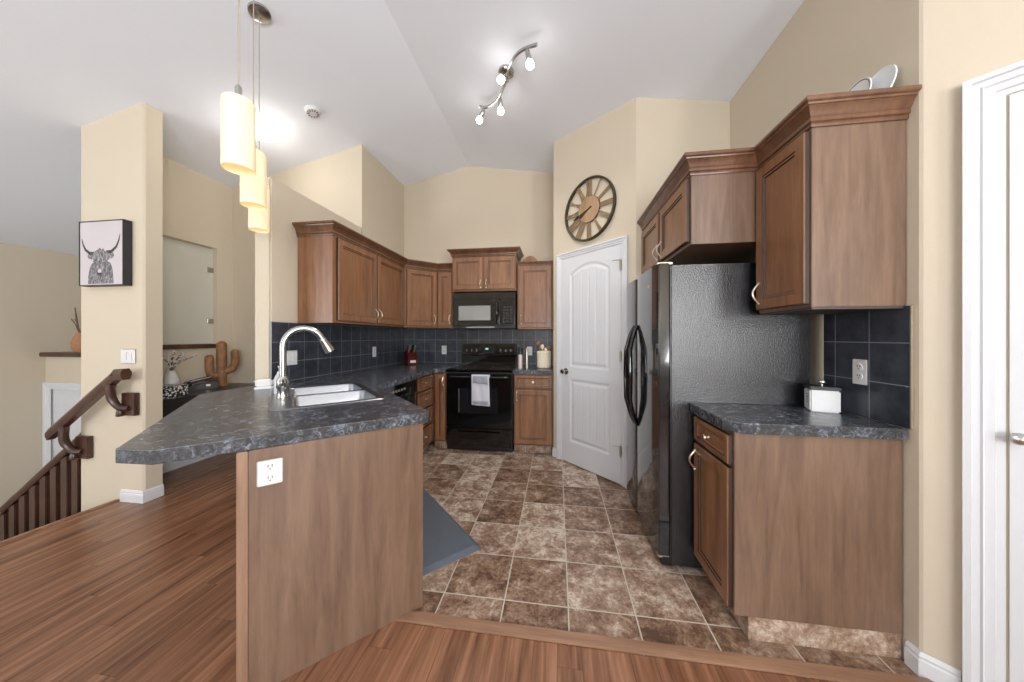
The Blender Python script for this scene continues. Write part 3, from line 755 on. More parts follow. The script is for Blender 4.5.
b = MB(); b.box(W-0.10, 0.012, 0.055, W-0.01, 0.07, 0.068, 0.002); b.build('lower_hinge', M['silver'], t)
b = MB(); b.box(0.66, -0.001, 1.60, 0.69, 0.006, 1.615, 0.001); b.build('badge', M['silver'], d2)
for x in (0.05, W-0.05):
    b = MB(); b.lathe([(0.02, 0), (0.02, 0.03)], (x, 0.14, 0)); b.build('foot', M['blackmat'], t)
    b = MB(); b.lathe([(0.02, 0), (0.02, 0.03)], (x, 0.70, 0)); b.build('foot', M['blackmat'], t)

# ------------------------------------------------------------------ sink and faucet
so = pl(SA, SB)
t = thing('kitchen_sink', 'stainless steel double bowl sink set into the peninsula', 'sink', (so[0], so[1], ZC), R45)
def rrect(x0, y0, x1, y1, r, n=5):
    P = []
    for cx, cy, a in ((x1-r, y1-r, 0), (x0+r, y1-r, PI/2), (x0+r, y0+r, PI), (x1-r, y0+r, 3*PI/2)): P += arc(cx, cy, r, a, a+PI/2, n)
    return P
tb = bmesh.new()
bowls = [(0.085, 0.035, SW-0.035, SL/2-0.014), (0.085, SL/2+0.014, SW-0.035, SL-0.035)]
def lp(pts, z):
    vs = [tb.verts.new((p[0], p[1], z)) for p in pts]
    return [tb.edges.new((vs[i], vs[(i+1) % len(vs)])) for i in range(len(vs))]
es = lp(rrect(0, 0, SW, SL, 0.03), 0.004)
for q_ in bowls: es += lp(rrect(*q_, 0.05), 0.004)
bmesh.ops.triangle_fill(tb, edges=es, use_beauty=True)
m = MB(); m.merge(tb)
m.rings([[(p[0], p[1], 0.004) for p in rrect(0, 0, SW, SL, 0.03)], [(p[0], p[1], 0.0005) for p in rrect(-0.004, -0.004, SW+0.004, SL+0.004, 0.034)]], cap=False)
m.build('rim', M['steel'], t, 30)
for x0, y0, x1, y1 in bowls:
    m = MB(); R_ = []
    for ins, z, r in ((0, 0.004, 0.05), (0.004, -0.002, 0.05), (0.008, -0.12, 0.05), (0.014, -0.155, 0.05), (0.04, -0.175, 0.04), (0.12, -0.18, 0.03)):
        R_.append([(p[0], p[1], z) for p in rrect(x0+ins, y0+ins, x1-ins, y1-ins, r)])
    m.rings(R_, cap=False); m._f([m.bm.verts.new(p) for p in R_[-1]]); bo = m.build('bowl', M['steel'], t, 50)
    m = MB(); m.lathe([(0.04, 0), (0.038, 0.003), (0.02, 0.001)], ((x0+x1)/2, (y0+y1)/2, -0.18)); m.build('drain', M['chrome'], bo, 40)
fx = pl(SA+0.060, SB+0.39)
t = thing('faucet', 'tall brushed nickel gooseneck pull-down faucet at the sink', 'faucet', (fx[0], fx[1], ZC+0.0045), R45)
b = MB(); b.lathe([(0.032, 0), (0.032, 0.006), (0.030, 0.014), (0.028, 0.05), (0.034, 0.058), (0.034, 0.10), (0.021, 0.125)], n=24); b.build('base', M['chrome'], t, 40)
b = MB(); pts = [(0, 0, 0.11), (0, 0, 0.20), (0, 0, 0.30)]+[(0.105-0.105*math.cos(a), 0, 0.30+0.112*math.sin(a)) for a in [PI*0.86*i/14 for i in range(1, 15)]]
b.tube(pts, 0.0185, 14); b.build('spout', M['chrome'], t, 50)
e = Vector(pts[-1]); dv = (Vector(pts[-1])-Vector(pts[-2])).normalized()
b = MB(); b.tube([e, e+dv*0.012, e+dv*0.02, e+dv*0.075, e+dv*0.095], [0.0195, 0.022, 0.021, 0.030, 0.029], 14); b.build('spray_head', M['chrome'], t, 50)
b = MB(); b.tube([(0, -0.02, 0.078), (0.0, -0.045, 0.082), (0.0, -0.075, 0.098), (0, -0.10, 0.12)], [0.012, 0.009, 0.007, 0.006], 10); b.build('lever', M['chrome'], t, 50)
sp_ = pl(SA+0.045, SB+0.56)
t = thing('soap_bottle', 'clear soap pump bottle standing behind the faucet', 'soap bottle', (sp_[0], sp_[1], ZC+0.0045))
b = MB(); b.lathe([(0.030, 0), (0.032, 0.01), (0.032, 0.09), (0.020, 0.12), (0.012, 0.125)], n=20); b.build('bottle', M['clearplastic'], t, 50)
b = MB(); b.lathe([(0.014, 0.124), (0.014, 0.138), (0.005, 0.140), (0.005, 0.165), (0.010, 0.166), (0.010, 0.174)], n=14)
b.tube([(0, 0, 0.170), (0.035, 0.0, 0.168)], 0.004, 8); b.build('pump', M['plastic'], t, 40)
t = thing('butter_dish', 'small white lidded dish at the end of the partition wall', 'dish', (-2.045, 1.945, ZC), math.radians(40))
b = MB(); b.box(-0.055, -0.035, 0.0, 0.055, 0.035, 0.012, 0.004); b.build('tray', M['plastic'], t, 40)
b = MB(); b.box(-0.048, -0.03, 0.012, 0.048, 0.03, 0.066, 0.01, seg=3); b.build('lid', M['plastic'], t, 40)
b = MB()
for s_ in (-1, 1): b.tube([(s_*0.046, -0.008, 0.05), (s_*0.06, 0, 0.052), (s_*0.046, 0.008, 0.05)], 0.003, 6)
b.build('handles', M['plastic'], t, 40)

# ------------------------------------------------------------------ things on the counters
t = thing('knife_block', 'red knife block in the rear left counter corner', 'knife block', (-1.87, 3.84, ZC), R45)
b = MB(); b.xz([(-0.09, 0.0), (0.07, 0.0), (0.07, 0.09), (0.0, 0.20), (-0.11, 0.17)], -0.06, 0.06, 0.006, Matrix.Rotation(-PI/2, 4, 'Z')); b.build('block', M['red'], t)
b = MB(); b.box(-0.035, -0.073, 0.035, 0.035, -0.0705, 0.065, 0.0005); b.build('label_plate', M['label'], t)
for i in range(3):
    for j in range(2):
        y = -0.01+0.045*j; z0 = 0.17-0.02*j+0.0
        x = -0.035+0.035*i
        b = MB(); b.tube([(x, y, 0.16), (x, y-0.028, 0.235), (x, y-0.036, 0.26)], [0.009, 0.011, 0.008], 8); b.build('knife_handle', M['blackmat'] if (i+j) % 2 else M['silver'], t, 50)
t = thing('utensil_crock', 'cream woven utensil crock at the right end of the rear counter', 'crock', (-0.155, 3.76, ZC-0.005))
b = MB(); pr = []
for i in range(25):
    z = 0.005+0.19*i/24; pr.append((0.083+0.0025*(i % 2)-(0.008 if i == 0 else 0), z))
pr += [(0.06, 0.205), (0.055, 0.203), (0.055, 0.19)]
b.lathe([(0.07, 0.0)]+pr, n=28); b.build('pot', M['cream'], t, 60)
for i, (x, y, tx, ty, L_, mm) in enumerate(((-0.02, 0, -0.06, 0, 0.33, 'decorwood'), (0.0, 0.02, -0.02, 0.02, 0.29, 'cream'), (0.02, 0, 0.02, 0.0, 0.25, 'silver'), (0.03, 0.01, 0.05, 0.02, 0.28, 'decorwood'))):
    b = MB(); b.tube([(x, y, 0.12), (tx, ty, L_-0.06)], 0.006, 8)
    b.lathe([(0.004, -0.03), (0.02, -0.02), (0.027, 0.0), (0.02, 0.022), (0.004, 0.03)], (tx*1.05, ty, L_-0.04), 12, Matrix.Scale(0.35, 4, (0, 1, 0))); b.build('utensil', M[mm], t, 50)
def shaker(label, x, y, r, h, mm):
    t = thing('spice_bottle', label, 'bottle', (x, y, ZC-0.005), group=None)
    b = MB(); b.lathe([(r, 0), (r, h*0.62), (r*0.85, h*0.68)], n=16); b.build('jar', M[mm], t, 50)
    b = MB(); b.lathe([(r*1.02, h*0.68), (r*1.02, h*0.98), (r*0.8, h)], n=16); b.build('cap', M['blackmat'] if mm != 'silver' else M['silver'], t, 50)
shaker('pink salt grinder with black cap beside the range', -0.425, 3.66, 0.025, 0.24, 'pinkjar')
shaker('slim silver bottle right of the pink salt grinder', -0.350, 3.68, 0.015, 0.24, 'silver')
# white canister
t = thing('canister', 'white square canister with black knobbed lid on the right counter', 'canister', (1.30, 1.76, 0.936), math.radians(-22))
b = MB(); b.box(-0.055, -0.05, 0, 0.055, 0.05, 0.105, 0.006); b.build('box', M['plastic'], t, 30)
b = MB(); b.box(-0.058, -0.053, 0.105, 0.058, 0.053, 0.122, 0.005); ld = b.build('lid', M['blackmat'], t, 30)
b = MB(); b.lathe([(0.006, 0.122), (0.006, 0.132), (0.018, 0.14), (0.017, 0.148), (0.004, 0.152)], n=16); b.build('knob', M['chrome'], ld, 40)
b = MB()
for z, w_ in ((0.075, 0.022), (0.062, 0.03), (0.050, 0.018), (0.038, 0.024)): b.box(-0.0555, -w_/2, z, -0.0548, w_/2, z+0.004)
b.build('printed_text', M['slot'], t)
# plates on top of the near cabinet
for k, (label, y, r, x) in enumerate((('plain white plate leaning on the wall above the near cabinet', 1.535, 0.086, 1.348), ('grey-ringed plate in front of the plain white plate', 1.585, 0.084, 1.305))):
    t = thing('plate', label, 'plate', (x, y, 2.256), 0, 'plates on the near cabinet')
    T = Matrix.Translation((0, 0, r*0.96)) @ Matrix.Rotation(math.radians(-78), 4, 'Y')
    b = MB(); b.lathe([(r*0.5, 0), (r*0.55, -0.002), (r, 0.014), (r*0.99, 0.018), (r*0.6, 0.006), (0.001, 0.005)], n=36, mat=T); b.build('dish', M['plate'], t, 40)
    b = MB(); b.lathe([(r*0.93, 0.0172), (r*0.89, 0.0162), (r*0.89, 0.0148), (r*0.93, 0.0155)], n=36, mat=T, closed=True); b.build('rim_band', M['greyrim' if k else 'plate'], t, 40)
# half round ornament on the right rear cabinet
t = MB(); b = t; b.xz([(0.10*math.cos(a), 0.125*math.sin(a)) for a in [PI*i/14 for i in range(15)]], -0.02, 0.02, 0.006)
tag(b.build('wood_ornament', M['decorwood'], loc=(-0.325, 3.84, 2.166)), 'half-round carved wooden ornament on top of the right rear cabinet', 'ornament')

# ------------------------------------------------------------------ floor mat
t = thing('floor_mat', 'grey anti-fatigue mat on the tiles beside the peninsula', 'mat', (-0.455, 1.885, 0), R45)
b = MB(); Wm, Lm = 0.48, 1.1
b.rings([[(p[0], p[1], z) for p in rrect(-Wm+i, 0+i, -i, Lm-i, 0.02)] for i, z in ((0, 0), (0.002, 0.003), (0.03, 0.018), (0.034, 0.019))]); b.build('pad', M['mat'], t, 20)

# ------------------------------------------------------------------ picture of the highland cow
t = thing('wall_picture', 'framed black and white highland cow print on the column', 'picture', (-3.535, 2.03, 1.958), 0)
w2, h2, dp = 0.215, 0.255, 0.055
b = MB(); prof = [(0, 0), (0, -dp), (0.007, -dp), (0.007, -dp+0.003), (0.007, 0)]
R_ = []
for ins, y in prof: R_.append([(-w2+ins, y, -h2+ins), (w2-ins, y, -h2+ins), (w2-ins, y, h2-ins), (-w2+ins, y, h2-ins)])
b.rings(R_, cap=False); b.build('frame', M['pframe'], t)
b = MB(); b.box(-w2+0.0065, -dp+0.004, -h2+0.0065, w2-0.0065, -0.001, h2-0.0065); cv = b.build('canvas', M['canvas'], t)
yc = -dp+0.004
b = MB()
def blob(cx, cz_, rx, rz, n=22, j=0.12, y=yc, th=0.0015):
    b.xz([(cx+rx*math.cos(2*PI*i/n)*(1+j*random.uniform(-1, 1)), cz_+rz*math.sin(2*PI*i/n)*(1+j*random.uniform(-1, 1))) for i in range(n)], y-th, y)
b.xz([(-0.13, -0.24), (-0.125, -0.17), (-0.11, -0.11), (-0.09, -0.08), (-0.03, -0.06), (0.05, -0.06), (0.09, -0.08), (0.11, -0.13), (0.12, -0.24)], yc-0.001, yc)
b.build('body_print', M['fur'], cv)
b = MB(); blob(-0.005, -0.03, 0.088, 0.062, 30, 0.16, y=yc-0.001); blob(-0.008, -0.09, 0.056, 0.09, 24, y=yc-0.0015)
blob(-0.095, -0.025, 0.04, 0.024, 12, y=yc-0.0003, th=0.0004); blob(0.085, -0.02, 0.042, 0.026, 12, y=yc-0.0003, th=0.0004); b.build('head_print', M['fur'], cv)
b = MB()
def horn(P, R_):
    P = [Vector(p) for p in P]; L1, L2 = [], []
    for i, p in enumerate(P):
        d = (P[min(i+1, len(P)-1)]-P[max(i-1, 0)]).normalized(); n_ = Vector((-d.y, d.x)); L1.append(tuple(p+n_*R_[i])); L2.append(tuple(p-n_*R_[i]))
    b.xz(L1+L2[::-1], yc-0.0008, yc)
horn([(-0.06, 0.0), (-0.11, 0.0), (-0.155, 0.03), (-0.18, 0.075), (-0.19, 0.12)], [0.014, 0.012, 0.009, 0.006, 0.002])
b.build('horn_print', M['pframe'], cv)
b = MB()
horn([(0.05, 0.005), (0.10, 0.01), (0.145, 0.045), (0.17, 0.095), (0.18, 0.14)], [0.014, 0.012, 0.009, 0.006, 0.002])
b.build('horn_print', M['pframe'], cv)
b = MB(); blob(-0.01, -0.14, 0.018, 0.014, 10, 0.3, yc-0.0032); b.build('muzzle_print', M['canvas'], cv)
b = MB(); blob(-0.01, -0.163, 0.02, 0.008, 10, 0.05, yc-0.0032); blob(-0.045, -0.055, 0.006, 0.005, 8, 0.05, yc-0.0032); blob(0.03, -0.055, 0.006, 0.005, 8, 0.05, yc-0.0032); b.build('eyes_print', M['blackmat'], cv)

# ------------------------------------------------------------------ clock
cs = 0.53
t = thing('wall_clock', 'round open-work clock with wooden numerals above the pantry door', 'clock', (q[0]+cs*d7, q[1]-cs*d7, 2.53), -R45)
Rr = 0.30; TX = Matrix.Rotation(PI/2, 4, 'X')
b = MB(); b.rings([[((Rr+dr_)*math.cos(a), -y_, (Rr+dr_)*math.sin(a)) for dr_, y_ in ((-0.016, 0.004), (0, 0.004), (0, 0.034), (-0.005, 0.038), (-0.016, 0.034))] for a in [2*PI*i/64 for i in range(64)]], closed=True)
b.build('ring', M['ring'], t, 40)
b = MB(); b.rings([[((Rr*0.5+dr_)*math.cos(a)*0+(0.128+dr_)*math.cos(a), -y_, (0.128+dr_)*math.sin(a)) for dr_, y_ in ((-0.008, 0.006), (0, 0.006), (0, 0.02), (-0.008, 0.02))] for a in [2*PI*i/48 for i in range(48)]], closed=True)
b.build('inner_ring', M['ring'], t, 40)
b = MB(); b.lathe([(0.124, 0.008), (0.124, 0.022), (0.001, 0.022)], n=48, mat=TX); b.build('dial', M['dial'], t, 40)
NUM = ['XII', 'I', 'II', 'III', 'IV', 'V', 'VI', 'VII', 'VIII', 'IX', 'X', 'XI']
for h_, s_ in enumerate(NUM):
    a = PI/2-h_*PI/6; b = MB(); r0, r1 = 0.130, 0.283
    T = Matrix.Rotation(-(a-PI/2), 4, 'Y')
    wd = {'I': 0.016, 'V': 0.034, 'X': 0.034}; tot = sum(wd[c] for c in s_); x = -tot/2
    def bar(xa, xb_, th=0.0042): b.xz([(xa-th, r0), (xa+th, r0), (xb_+th, r1), (xb_-th, r1)], -0.022, -0.010, 0, T)
    for c in s_:
        cx = x+wd[c]/2
        if c == 'I': bar(cx, cx)
        elif c == 'V': bar(cx-0.002, cx-0.012); bar(cx+0.002, cx+0.012)
        else: bar(cx-0.012, cx+0.012); bar(cx+0.012, cx-0.012)
        x += wd[c]
    b.build('numeral', M['numeral'], t)
def hand(ang, L_, nm):
    T = Matrix.Rotation(-(ang-PI/2), 4, 'Y'); b = MB()
    b.xz([(-0.004, -0.04), (0.004, -0.04), (0.005, L_*0.6), (0.013, L_*0.72), (0.0, L_), (-0.013, L_*0.72), (-0.005, L_*0.6)], -0.030, -0.026, 0, T); b.build(nm, M['blackmat'], t)
hand(math.radians(198), 0.20, 'minute_hand'); hand(math.radians(210), 0.13, 'hour_hand')

# ------------------------------------------------------------------ lights
def pendant(x, y, label, g='cream cylinder pendants over the breakfast bar'):
    t = thing('pendant_light', label, 'pendant light', (x, y, cz(x)), 0, g)
    H = cz(x)
    tilt = Matrix.Rotation(-math.atan(0.222), 4, 'Y')
    b = MB(); b.lathe([(0.062, -0.002), (0.062, -0.018), (0.045, -0.026), (0.008, -0.03)], mat=tilt, n=28); b.build('canopy', M['chrome'], t, 40)
    b = MB(); b.tube([(0, 0, -0.025), (0, 0, 2.33-H)], 0.0026, 8); b.build('cord', M['silver'], t)
    b = MB(); b.lathe([(0.012, 2.28-H), (0.012, 2.34-H), (0.006, 2.35-H)], n=12); b.build('socket', M['chrome'], t, 40)
    b = MB(); r = 0.056
    b.lathe([(0.001, 2.284-H), (r*0.9, 2.284-H), (r, 2.276-H), (r, 1.998-H), (r*0.97, 1.998-H), (r*0.97, 2.27-H)], n=36); sh = b.build('lamp_shade', M['shade'], t, 40)
    b = MB(); b.lathe([(0.001, 2.08-H), (0.02, 2.09-H), (0.028, 2.12-H), (0.02, 2.16-H), (0.013, 2.19-H), (0.013, 2.28-H)], n=16); b.build('bulb', M['pbulb'], sh, 40)
    return t
pendant(-1.315, 1.135, 'nearest and largest of the three cream cylinder pendants')
pendant(-1.60, 1.46, 'middle of the three cream cylinder pendants')
pendant(-1.93, 1.80, 'farthest of the three cream cylinder pendants, its ceiling canopy in view')

def ceil_T(x, y, right): return Matrix.Rotation(math.atan(0.155) if right else -math.atan(0.222), 4, 'Y')
# dome light
t = thing('ceiling_light', 'lit round dome light on the ceiling behind the pendants', 'ceiling light', (-2.70, 2.56, cz(-2.70)))
T = ceil_T(0, 0, 0)
b = MB(); b.lathe([(0.15, 0), (0.152, -0.018), (0.14, -0.02)], mat=T, n=40); b.build('base', M['plastic'], t, 40)
b = MB(); b.lathe([(0.165, -0.018), (0.155, -0.045), (0.12, -0.07), (0.06, -0.085), (0.001, -0.088)], mat=T, n=40); b.build('glass_shade', M['dome'], t, 60)
b = MB(); b.lathe([(0.012, -0.085), (0.012, -0.1), (0.004, -0.108)], mat=T, n=12); b.build('finial', M['chrome'], t, 40)
l = bpy.data.lights.new('dome_lamp', 'POINT'); l.energy = 4; l.color = (1, 0.93, 0.82); l.shadow_soft_size = 0.12; lo = bpy.data.objects.new('dome_lamp', l); C.objects.link(lo); lo.location = (-2.68, 2.56, cz(-2.70)-0.17); lo.parent = None
# smoke detector
t = thing('smoke_detector', 'white round smoke detector on the sloped ceiling', 'smoke detector', (-2.21, 2.58, cz(-2.21)))
b = MB(); b.lathe([(0.065, 0), (0.065, -0.012), (0.055, -0.03), (0.03, -0.034)], mat=T, n=32); b.build('housing', M['plastic'], t, 40)
b = MB()
for k in range(12):
    a = 2*PI*k/12; v1 = T @ Vector((0.05*math.cos(a), 0.05*math.sin(a), -0.0325)); v0 = T @ Vector((0.030*math.cos(a), 0.030*math.sin(a), -0.0350)); b.tube([v0, v1], 0.003, 6)
b.build('vent_ring', M['slot'], t)
# track light: wavy bar with four lit heads
kx, ky = -0.41, 2.54; kz = cz(kx)
t = thing('track_light', 'chrome wavy bar ceiling light with four lit bulbs', 'ceiling light', (kx, ky, kz))
T = ceil_T(0, 0, 1)
b = MB(); b.lathe([(0.062, 0), (0.064, -0.022), (0.05, -0.032), (0.006, -0.034)], mat=T, n=32); b.build('canopy', M['chrome'], t, 40)
bar = [(-0.31, 0.32), (-0.25, 0.33), (-0.17, 0.28), (-0.10, 0.20), (-0.05, 0.10), (0.0, 0.0), (0.04, -0.12), (0.10, -0.22), (0.17, -0.28), (0.27, -0.32)]
bz = -0.075
P3 = [Vector((x, y, bz-0.155*x)) for x, y in bar]
# smooth the bar
def smooth_path(P, k=4):
    out = []
    for i in range(len(P)-1):
        p0, p1, p2, p3 = P[max(i-1, 0)], P[i], P[i+1], P[min(i+2, len(P)-1)]
        for j in range(k):
            u = j/k; out.append(0.5*((2*p1)+(-p0+p2)*u+(2*p0-5*p1+4*p2-p3)*u*u+(-p0+3*p1-3*p2+p3)*u**3))
    return out+[P[-1]]
b = MB(); b.tube(smooth_path(P3), 0.011, 8, flat=1.3); b.build('bar', M['chrome'], t, 40)
b = MB(); b.tube([(0, 0, -0.03), (0, 0, -0.08)], 0.012, 10); b.build('stem', M['chrome'], t, 40)
heads = [((-0.27, 0.325), (-0.05, 0.02, -0.09)), ((-0.085, 0.18), (0.0, 0.03, -0.10)), ((0.01, -0.03), (-0.05, -0.09, -0.06)), ((0.20, -0.295), (0.02, 0.01, -0.10))]
for (hx, hy), dv in heads:
    p = Vector((hx, hy, bz-0.155*hx)); d = Vector(dv).normalized()
    b = MB(); b.tube([p, p+Vector((0, 0, -0.03))], 0.006, 8); s0 = p+Vector((0, 0, -0.03))
    b.tube([s0-d*0.01, s0+d*0.0, s0+d*0.055, s0+d*0.062], [0.012, 0.017, 0.022, 0.018], 14); hd = b.build('lamp_head', M['chrome'], t, 40)
    b = MB(); b.tube([s0+d*0.058, s0+d*0.072, s0+d*0.09, s0+d*0.108, s0+d*0.12], [0.015, 0.024, 0.030, 0.025, 0.008], 16); b.build('bulb', M['bulb'], hd, 50)
    l = bpy.data.lights.new('track_lamp', 'SPOT'); l.spot_size = 2.3; l.spot_blend = 0.8; l.energy = 16; l.color = (1, 0.95, 0.88); l.shadow_soft_size = 0.05; lo = bpy.data.objects.new('track_lamp', l); C.objects.link(lo); lo.location = Vector((kx, ky, kz))+s0+d*0.14; lo.rotation_euler = (d+Vector((0, 0, -1.2))).to_track_quat('-Z', 'Y').to_euler()

# ------------------------------------------------------------------ stairs woodwork
t = thing('handrail', 'dark wooden stair handrail on S-shaped brackets fixed to the column', 'handrail', (-3.4, 2.03, 0.9))
b = MB(); yr = -0.085
def rail(b, p0, p1, w_=0.032, h_=0.034):
    sec = [(-w_, -h_*0.2), (-w_*0.7, -h_), (w_*0.7, -h_), (w_, -h_*0.2), (w_, h_*0.35), (w_*0.55, h_), (-w_*0.55, h_), (-w_, h_*0.35)]
    b.rings([[(p[0], p[1]+a, p[2]+c*1.25) for a, c in sec] for p in (p0, p1)])
rail(b, (-0.57, yr, -0.370), (0.085, yr, 0.113))
rail(b, (0.072, yr, 0.112), (0.16, yr, 0.118))
b.build('rail', M['stairwood'], t, 30)
for x, z in ((0.09, -0.125), (-0.365, -0.485)):
    zr = 0.113+0.737*(x-0.07-0.085)-0.03
    b = MB(); b.box(x-0.063, -0.035, z-0.089, x+0.063, 0, z+0.089, 0.004); ro = b.build('mounting_block', M['stairwood'], t)
    b = MB(); b.tube(smooth_path([Vector(p) for p in ((x+0.01, -0.03, z-0.03), (x-0.04, -0.055, z-0.02), (x-0.075, -0.075, z+0.04), (x-0.078, yr, z+0.10), (x-0.07, yr, zr))]), [0.028]*8+[0.031]*9, 10, flat=0.85); b.build('bracket', M['stairwood'], t, 40)
    b = MB(); b.lathe([(0.02, -0.07), (0.026, -0.06), (0.02, -0.05), (0.024, -0.045), (0.018, -0.02)], (x-0.045, -0.05, z-0.02), 12); b.build('finial', M['stairwood'], t, 40)
t = thing('stair_railing', 'dark wooden baluster railing sloping down into the entry', 'railing', (-3.85, 2.10, 0))
b = MB(); rail(b, (-1.95, 0, -0.99), (0.0, 0, 0.53), 0.035, 0.03); b.build('top_rail', M['stairwood'], t, 30)
b = MB(); rail(b, (-1.95, 0, -1.31+0.0), (0.0, 0, -0.20-0.05), 0.03, 0.05); b.build('bottom_rail', M['stairwood'], t, 30)
for i in range(13):
    x = -0.035-0.115*i; zt = 0.52+x*0.78; b = MB()
    zb = -0.24+x*0.545
    b.box(x-0.037, -0.018, zb, x+0.037, 0.018, zt-0.02, 0.005)
    b.build('baluster', M['stairwood'], t)
b = MB(); b.box(-2.02, -0.04, -1.31, -1.94, 0.04, -0.9, 0.006); b.lathe([(0.05, -0.9), (0.06, -0.88), (0.02, -0.83)], (-1.98, 0, 0), 16); b.build('newel_post', M['stairwood'], t)

# glazed opening
t = thing('glass_panel', 'pale frameless glass panel in the stair wall opening above the desk', 'glass panel', (-3.78, 2.15, 1.225))
b = MB(); b.box(-0.004, 0.01, 0.005, 0.004, 0.822, 1.045, 0.001); b.build('pane', M['frost'], t)
for z in (0.25, 0.81):
    b = MB(); b.box(-0.012, 0.765, z-0.027, 0.012, 0.829, z+0.027, 0.003); b.build('clip', M['chrome'], t)

# desk and what stands on it
t = thing('desk', 'dark built-in desk along the wall behind the peninsula', 'desk', (-3.73, 2.15, 0))
b = MB(); b.prism([(0.002, 0.003), (0.45, 0.003), (0.45, 0.50), (1.45, 0.50), (1.45, 0.998), (0.002, 0.998)], 0.73, 0.77, 0.004); b.build('desk_top', M['blackdesk'], t)
b = MB(); b.box(0.02, 0.02, 0.58, 0.42, 0.50, 0.729, 0.004); dw = b.build('drawer', M['blackdesk'], t)
b = MB(); b.tube([(0.42, 0.2, 0.65), (0.44, 0.21, 0.65), (0.44, 0.31, 0.65), (0.42, 0.32, 0.65)], 0.005, 8); b.build('handle', M['chrome'], dw)
b = MB(); b.box(1.40, 0.55, 0, 1.44, 0.98, 0.73, 0.003); b.build('side_panel', M['blackdesk'], t)
b = MB(); b.box(0.01, 0.005, 0, 0.40, 0.03, 0.73, 0.003); b.build('side_panel', M['blackdesk'], t)
# cactus
t = thing('cactus_ornament', 'carved wooden saguaro cactus ornament on the desk corner', 'ornament', (-3.62, 2.94, 0.77), math.radians(48))
b = MB(); rz_ = Matrix.Scale(1, 4)
def limb(pts, r): b.tube(smooth_path([Vector(p) for p in pts]), r, 14, flat=0.55)
def capsule(pts, r):
    P = smooth_path([Vector(p) for p in pts]); n = len(P); rs = []
    L_ = [0]
    for i in range(1, n): L_.append(L_[-1]+(P[i]-P[i-1]).length)
    for s_ in L_:
        e_ = min(1, (L_[-1]-s_)/r); rs.append(max(0.15, math.sqrt(max(0, 1-(1-e_)**2)))*r)
    b.tube(P, rs, 16)
capsule([(0, 0, 0), (0, 0, 0.1), (0, 0, 0.3), (0, 0, 0.42), (0, 0, 0.46), (0, 0, 0.475), (0, 0, 0.485)], 0.045)
capsule([(0, 0, 0.12), (-0.05, 0, 0.105), (-0.085, 0, 0.13), (-0.098, 0, 0.19), (-0.098, 0, 0.31), (-0.098, 0, 0.33), (-0.098, 0, 0.34)], 0.036)
capsule([(0, 0, 0.15), (0.05, 0, 0.16), (0.09, 0, 0.19), (0.11, 0, 0.25), (0.11, 0, 0.36), (0.11, 0, 0.385), (0.11, 0, 0.395)], 0.036)
b.box(-0.045, -0.03, 0, 0.045, 0.03, 0.03, 0.005)
o = b.build('cactus', M['decorwood'], t, 50)
# phone
t = thing('desk_phone', 'black cordless desk phone on its base beside the cactus', 'phone', (-3.60, 2.74, 0.77), math.radians(55))
b = MB(); b.xz([(-0.11, 0), (0.11, 0), (0.11, 0.07), (0.06, 0.075), (-0.11, 0.03)], -0.08, 0.08, 0.01, Matrix.Rotation(0, 4, 'Z')); b.build('base', M['blackmat'], t)
b = MB(); b.box(-0.12, -0.05, 0.075, 0.10, 0.0, 0.115, 0.012, Matrix.Rotation(math.radians(-14), 4, 'Y')); b.build('handset', M['black'], t)
b = MB(); b.box(0.02, -0.083, 0.03, 0.055, -0.079, 0.05, 0.002); b.build('display', M['silver'], t)
t = thing('answering_machine', 'small black device on the desk left of the phone', 'phone base', (-3.52, 2.56, 0.77), math.radians(60))
b = MB(); b.box(-0.045, -0.05, 0, 0.045, 0.05, 0.05, 0.01); b.build('housing', M['blackmat'], t)
b = MB(); b.box(-0.02, -0.02, 0.05, 0.02, 0.03, 0.10, 0.008); b.build('cradle', M['black'], t)
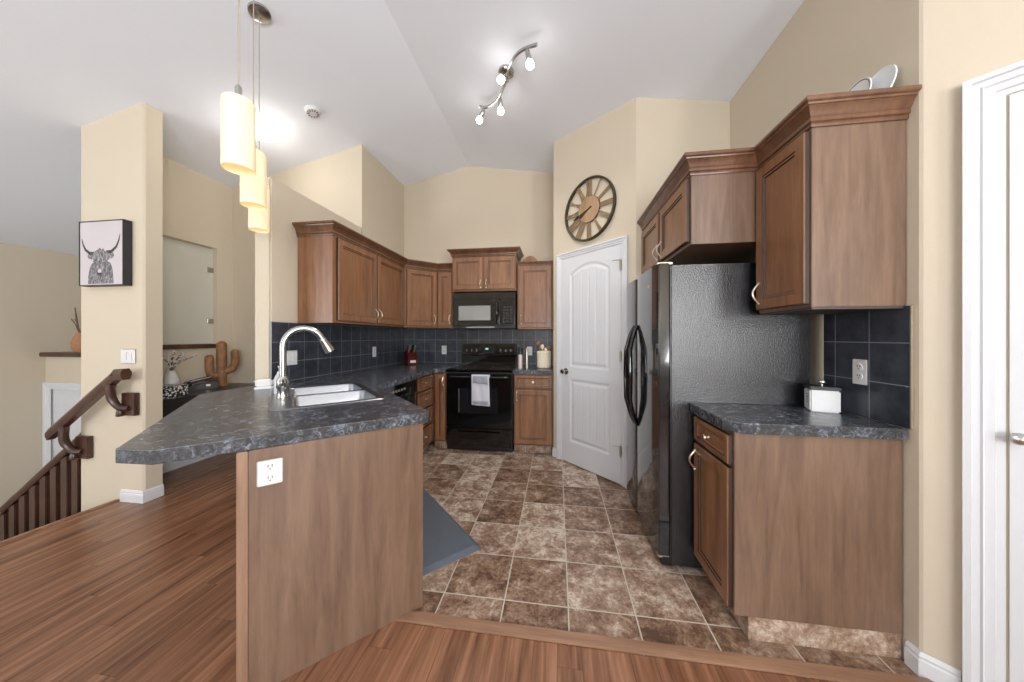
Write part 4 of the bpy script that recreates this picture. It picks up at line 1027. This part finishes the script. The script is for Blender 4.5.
# patterned box
t = thing('storage_box', 'black and white patterned box at the left end of the desk', 'box', (-3.43, 2.30, 0.77), math.radians(20))
b = MB(); b.box(-0.13, -0.08, 0, 0.13, 0.08, 0.085, 0.004); b.build('box', M['spots'], t)
b = MB(); b.box(-0.133, -0.083, 0.085, 0.133, 0.083, 0.10, 0.004); b.build('lid', M['spots'], t)
# vase with blossoms
t = thing('flower_vase', 'white vase of blossoming twigs on the desk beside the column', 'vase', (-3.64, 2.50, 0.77), 0)
b = MB(); b.lathe([(0.04, 0), (0.055, 0.03), (0.06, 0.10), (0.04, 0.18), (0.032, 0.20), (0.036, 0.21)], n=24); b.build('vase', M['plastic'], t, 50)
b = MB(); F_ = []
for k in range(9):
    a = random.uniform(0, 2*PI); r_ = random.uniform(0.08, 0.20); h_ = random.uniform(0.3, 0.42)
    if r_*math.cos(a) < -0.09: a += PI
    p = [Vector((0, 0, 0.18)), Vector((r_*0.3*math.cos(a), r_*0.3*math.sin(a), 0.28)), Vector((r_*math.cos(a), r_*math.sin(a), h_))]
    pp_ = smooth_path(p); b.tube(pp_, 0.003, 5); F_ += [pp_[i] for i in (3, 5, 7, 8)]
b.build('twigs', M['twig'], t)
b = MB()
for p in F_:
    for j in range(3): 
        c = p+Vector([random.uniform(-0.012, 0.012) for _ in range(3)]); b.lathe([(0.002, -0.006), (0.010, 0), (0.002, 0.006)], c, 6)
tag(b.build('blossoms', M['petal'], t), kind='stuff')
# dried arrangement on the far ledge
t = thing('dried_arrangement', 'rust-coloured dried arrangement standing on the entry ledge', 'ornament', (-6.08, 3.22, 1.105))
b = MB(); b.lathe([(0.05, 0), (0.075, 0.05), (0.08, 0.13), (0.06, 0.20), (0.04, 0.25)], n=20); b.build('vase', M['rust'], t, 50)
b = MB()
for k in range(16):
    a = random.uniform(0, 2*PI); r_ = random.uniform(0.03, 0.16); b.tube([(0, 0, 0.2), (r_*0.5*math.cos(a), r_*0.3*math.sin(a), 0.35), (r_*math.cos(a), r_*0.5*math.sin(a), random.uniform(0.42, 0.62))], 0.006, 5)
b.build('twigs', M['twig'], t)
